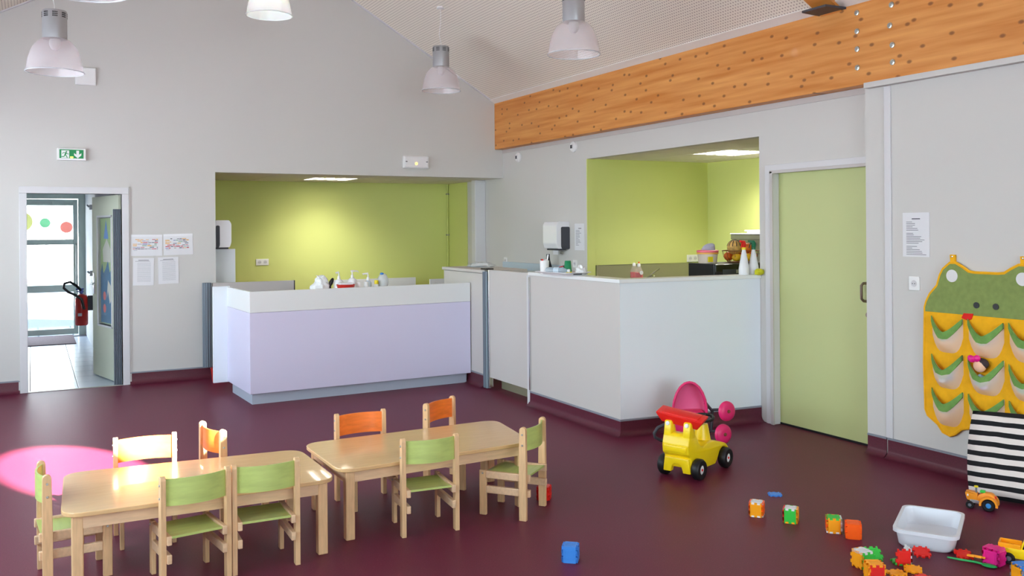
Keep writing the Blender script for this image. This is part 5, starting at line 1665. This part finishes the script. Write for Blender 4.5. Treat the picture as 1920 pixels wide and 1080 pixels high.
obj('rim_band', lathe([(0.090, 0.080), (0.096, 0.082), (0.096, 0.095), (0.090, 0.096)], 26, cap=False), 'lid_orange', tb2, smooth=True)
obj('box_label', prism([(-0.062, 0.012), (-0.012, 0.012), (-0.012, 0.058), (-0.062, 0.058)], -0.088, -0.078, 'Y'), 'cup_yellow', tb2)
b = blob(0.075, 0.04, 0.045, 12, 8, 0.06, 3)
for v in b.verts:
    v.co.z = max(v.co.z, -0.012)
    v.co.z += 0.25 * v.co.x * (v.co.z > 0)
tag(obj('folded_cloth', b, 'cloth_lilac', loc=(5.355, 6.36, MZ + 0.128)), 'folded lilac cloth on the pink lid of the plastic box', 'cloth')
fb = thing('fruit_basket', 'wire fruit basket filled with fruit on the black microwave', 'basket', (5.715, 6.345, MZ), 0)
for z, r in ((0.004, 0.115), (0.105, 0.165)):
    obj('wire_ring', tube([(r * math.cos(R(a)), r * math.sin(R(a)), z) for a in range(0, 360, 15)], 0.0035, 6, True), 'hub_brown', fb, smooth=True)
for a in range(0, 360, 30):
    obj('wire_rib', tube([(0.115 * math.cos(R(a)), 0.115 * math.sin(R(a)), 0.004), (0.152 * math.cos(R(a)), 0.152 * math.sin(R(a)), 0.05), (0.165 * math.cos(R(a)), 0.165 * math.sin(R(a)), 0.105)], 0.0022, 6), 'hub_brown', fb)
obj('wire_floor', lathe([(0, 0.002), (0.11, 0.002), (0.11, 0.005), (0, 0.005)], 16), 'hub_brown', fb)
fruit = [('melon', -0.055, 0.01, 0.135, 0.072, 'fruit_melon', 'netted melon on top of the fruit basket'),
         ('lemon', -0.095, -0.055, 0.045, 0.042, 'fruit_yellow', 'yellow lemon at the left of the fruit basket'),
         ('lemon', 0.0, -0.10, 0.046, 0.042, 'fruit_yellow', 'yellow lemon at the front middle of the fruit basket'),
         ('lemon', -0.03, -0.035, 0.042, 0.036, 'fruit_yellow', 'small yellow lemon half hidden in the middle of the fruit basket'),
         ('orange', 0.09, -0.055, 0.052, 0.044, 'fruit_orange', 'orange at the front right of the fruit basket'),
         ('orange', 0.06, -0.02, 0.125, 0.050, 'fruit_orange', 'orange resting high on the right of the fruit basket'),
         ('orange', -0.07, 0.08, 0.052, 0.044, 'fruit_orange', 'orange at the rear left of the fruit basket'),
         ('apple', 0.04, 0.08, 0.052, 0.044, 'toy_red', 'red apple at the rear of the fruit basket')]
for nm, x, y, z, r, m, lb in fruit:
    t = thing(nm, lb, 'fruit', (5.715 + x, 6.345 + y, MZ + z), 0, 'fruit in the wire basket')
    obj('flesh', blob(r, r, r * (0.95 if nm != 'lemon' else 0.85), 16, 10), m, t, smooth=True)
    obj('stalk', tube([(0, 0, r * 0.85), (0.003, 0, r * 1.03)], 0.004, 6), 'hub_brown', t)
    if nm == 'melon':
        for a in range(0, 180, 30):
            obj('rib_line', tube([(r * math.sin(R(k)) * math.cos(R(a)), r * math.sin(R(k)) * math.sin(R(a)), r * 0.955 * math.cos(R(k))) for k in range(-80, 81, 16)], 0.003, 5), 'ink_dark', t)
ov = thing('steel_oven', 'stainless steel oven with knobs at the right of the kitchen recess', 'oven', (6.93, 7.18, 0))
obj('body', bx(-0.26, 0.225, -0.28, 0.28, 0.0, 1.36, 0.004), 'steel', ov)
obj('lower_slab', bx(-0.29, 0.225, -0.30, 0.30, 1.36, 1.385, 0.004), 'chrome', ov)
kp = obj('knob_panel', bx(-0.25, 0.225, -0.27, 0.27, 1.385, 1.505), 'steel', ov)
for y in (-0.1, 0.02, 0.14):
    obj('knob', lathe([(0, 0.022), (0.014, 0.022), (0.017, 0)], 12, mtx=T((-0.25, y, 1.45)) @ RY(-90)), 'black', kp, smooth=True)
obj('top_slab', bx(-0.31, 0.225, -0.32, 0.32, 1.505, 1.56, 0.006), 'steel', ov)
obj('top_edge', bx(-0.315, 0.225, -0.325, 0.325, 1.56, 1.572, 0.003), 'white_gloss', ov)
tr2 = thing('oven_tray', 'shallow white tray on top of the steel oven', 'tray', (6.92, 7.12, 1.572))
obj('tray_base', bx(-0.2, 0.2, -0.24, 0.24, 0.0, 0.02, 0.004), 'white_gloss', tr2)
obj('tray_lip', prism(rrect(0, 0, 0.225, 0.265, 0.03, 4), 0.02, 0.035, holes=[rrect(0, 0, 0.20, 0.24, 0.03, 4)]), 'white_gloss', tr2)
for k, lb in enumerate(('dark kitchen tongs in the shallow oven tray, the left of two', 'dark kitchen tongs in the shallow oven tray, the right of two')):
    tag(obj('kitchen_tongs', tube([(6.80 + k * 0.08, 7.0 - k * 0.06, 1.606), (6.86 + k * 0.07, 7.12 - k * 0.04, 1.632), (6.84 + k * 0.1, 7.24 - k * 0.05, 1.610)], 0.009, 6), 'dark_grey', smooth=True), lb, 'tongs')

# ------------------------------------------------------------------ things on the changing desk worktop
DZ = 0.99
def pump(label, loc, h, r, m, arm, rz, jar=False):
    t = thing('pump_bottle', label, 'bottle', loc, rz, 'pump bottles on the changing desk')
    obj('bottle_body', lathe([(0, 0), (r, 0), (r * 1.04, 0.01), (r * 1.04, h * 0.78), (r * 0.75, h * 0.93), (r * 0.4, h), (0, h)], 18), m, t, smooth=True)
    obj('collar', lathe([(0.016, h - 0.005), (0.014, h + 0.03), (0.007, h + 0.034), (0.006, h + 0.065), (0, h + 0.065)], 12), 'white_plastic', t, smooth=True)
    obj('pump_head', tube([(-0.014, 0, h + 0.068), (0.0, 0, h + 0.07), (arm, 0, h + 0.068), (arm + 0.012, 0, h + 0.055)], [0.010, 0.011, 0.006, 0.005], 8), 'white_plastic', t, smooth=True)
pump('white pump bottle with bent nozzle on the desk, left of two', (2.78, 9.05, DZ), 0.145, 0.046, 'white_gloss', -0.035, 0)
pump('tall white pump bottle with nozzle to the right on the desk', (2.925, 9.06, DZ), 0.155, 0.048, 'white_gloss', 0.055, 0)
pump('small clear pump jar with long nozzle to the left on the desk', (3.085, 9.03, DZ), 0.125, 0.034, 'bottle_clear', -0.060, 0)
pb = thing('plastic_bag', 'crumpled white plastic bag standing on the lavender desk', 'bag', (2.60, 9.10, DZ))
b = blob(0.105, 0.08, 0.10, 18, 14, 0.10, 21, mtx=T((0.0, 0, 0.085)))
for v in b.verts:
    v.co.z = max(v.co.z, 0.0)
    if v.co.z > 0.10: v.co.x = v.co.x * 0.75 + 0.012
obj('bag_body', b, 'bag_plastic', pb)
b = lathe([(0.055, 0.13), (0.03, 0.165), (0.036, 0.185), (0.0, 0.18)], 9, cap=False)
rr2 = random.Random(4)
for v in b.verts: v.co += Vector((rr2.uniform(-.012, .012), rr2.uniform(-.012, .012), rr2.uniform(-.01, .01)))
obj('bag_knot', b, 'bag_plastic', pb)

hb = thing('hair_brush', 'black brush leaning beside the left pump bottle', 'brush', (2.690, 9.06, DZ))
obj('brush_head', blob(0.022, 0.016, 0.05, 12, 8, mtx=T((0.012, 0, 0.115)) @ RY(25)), 'black', hb, smooth=True)
obj('brush_handle', tube([(0, 0, 0.0), (0.004, 0, 0.08)], 0.009, 8), 'black', hb, smooth=True)
rt = thing('red_dish', 'low red dish with white packet in front of the pump bottles', 'dish', (2.805, 8.90, DZ))
obj('dish_body', lathe([(0, 0), (0.06, 0), (0.095, 0.10), (0.09, 0.10), (0.055, 0.006), (0, 0.006)], 20, cap=False), 'ext_red', rt, smooth=True)
tag(obj('wipes_packet', bx(-0.07, 0.07, -0.035, 0.035, 0.0, 0.028, 0.008), 'white_gloss', loc=(2.805, 8.90, DZ + 0.092)), 'white packet lying in the low red dish', 'packet')
for k, (x, m, lb) in enumerate(((2.955, 'white_plastic', 'small white jar in front of the tall pump bottle'), (3.03, 'white_plastic', 'small white jar between the tall pump bottle and pump jar'), (3.165, 'cup_yellow', 'small jar with a yellow lid right of the pump jar'))):
    t = thing('cream_jar', lb, 'jar', (x, 8.93 if k < 2 else 9.0, DZ), 0, 'small jars on the changing desk')
    obj('jar_body', lathe([(0, 0), (0.022, 0), (0.023, 0.08), (0.018, 0.09), (0, 0.09)], 14), 'white_plastic', t, smooth=True)
    obj('jar_lid', lathe([(0.021, 0.085), (0.021, 0.125 if k == 2 else 0.115), (0, 0.127 if k == 2 else 0.117)], 14), m, t, smooth=True)
cw = thing('cotton_pack', 'clear bag of white cotton with a blue closure on the desk', 'bag', (3.255, 9.05, DZ))
obj('bag_body', blob(0.062, 0.05, 0.085, 16, 10, 0.05, 31, mtx=T((0, 0, 0.105))), 'wrap_clear', cw, smooth=True)
obj('cotton', blob(0.05, 0.04, 0.06, 12, 8, 0.04, 33, mtx=T((0.004, 0, 0.085))), 'white_plastic', cw, smooth=True)
obj('closure', blob(0.022, 0.018, 0.012, 10, 6, mtx=T((-0.015, -0.01, 0.188))), 'toy_blue', cw, smooth=True)
obj('side_label', bx(-0.066, -0.056, -0.02, 0.02, 0.05, 0.12), 'hub_brown', cw)
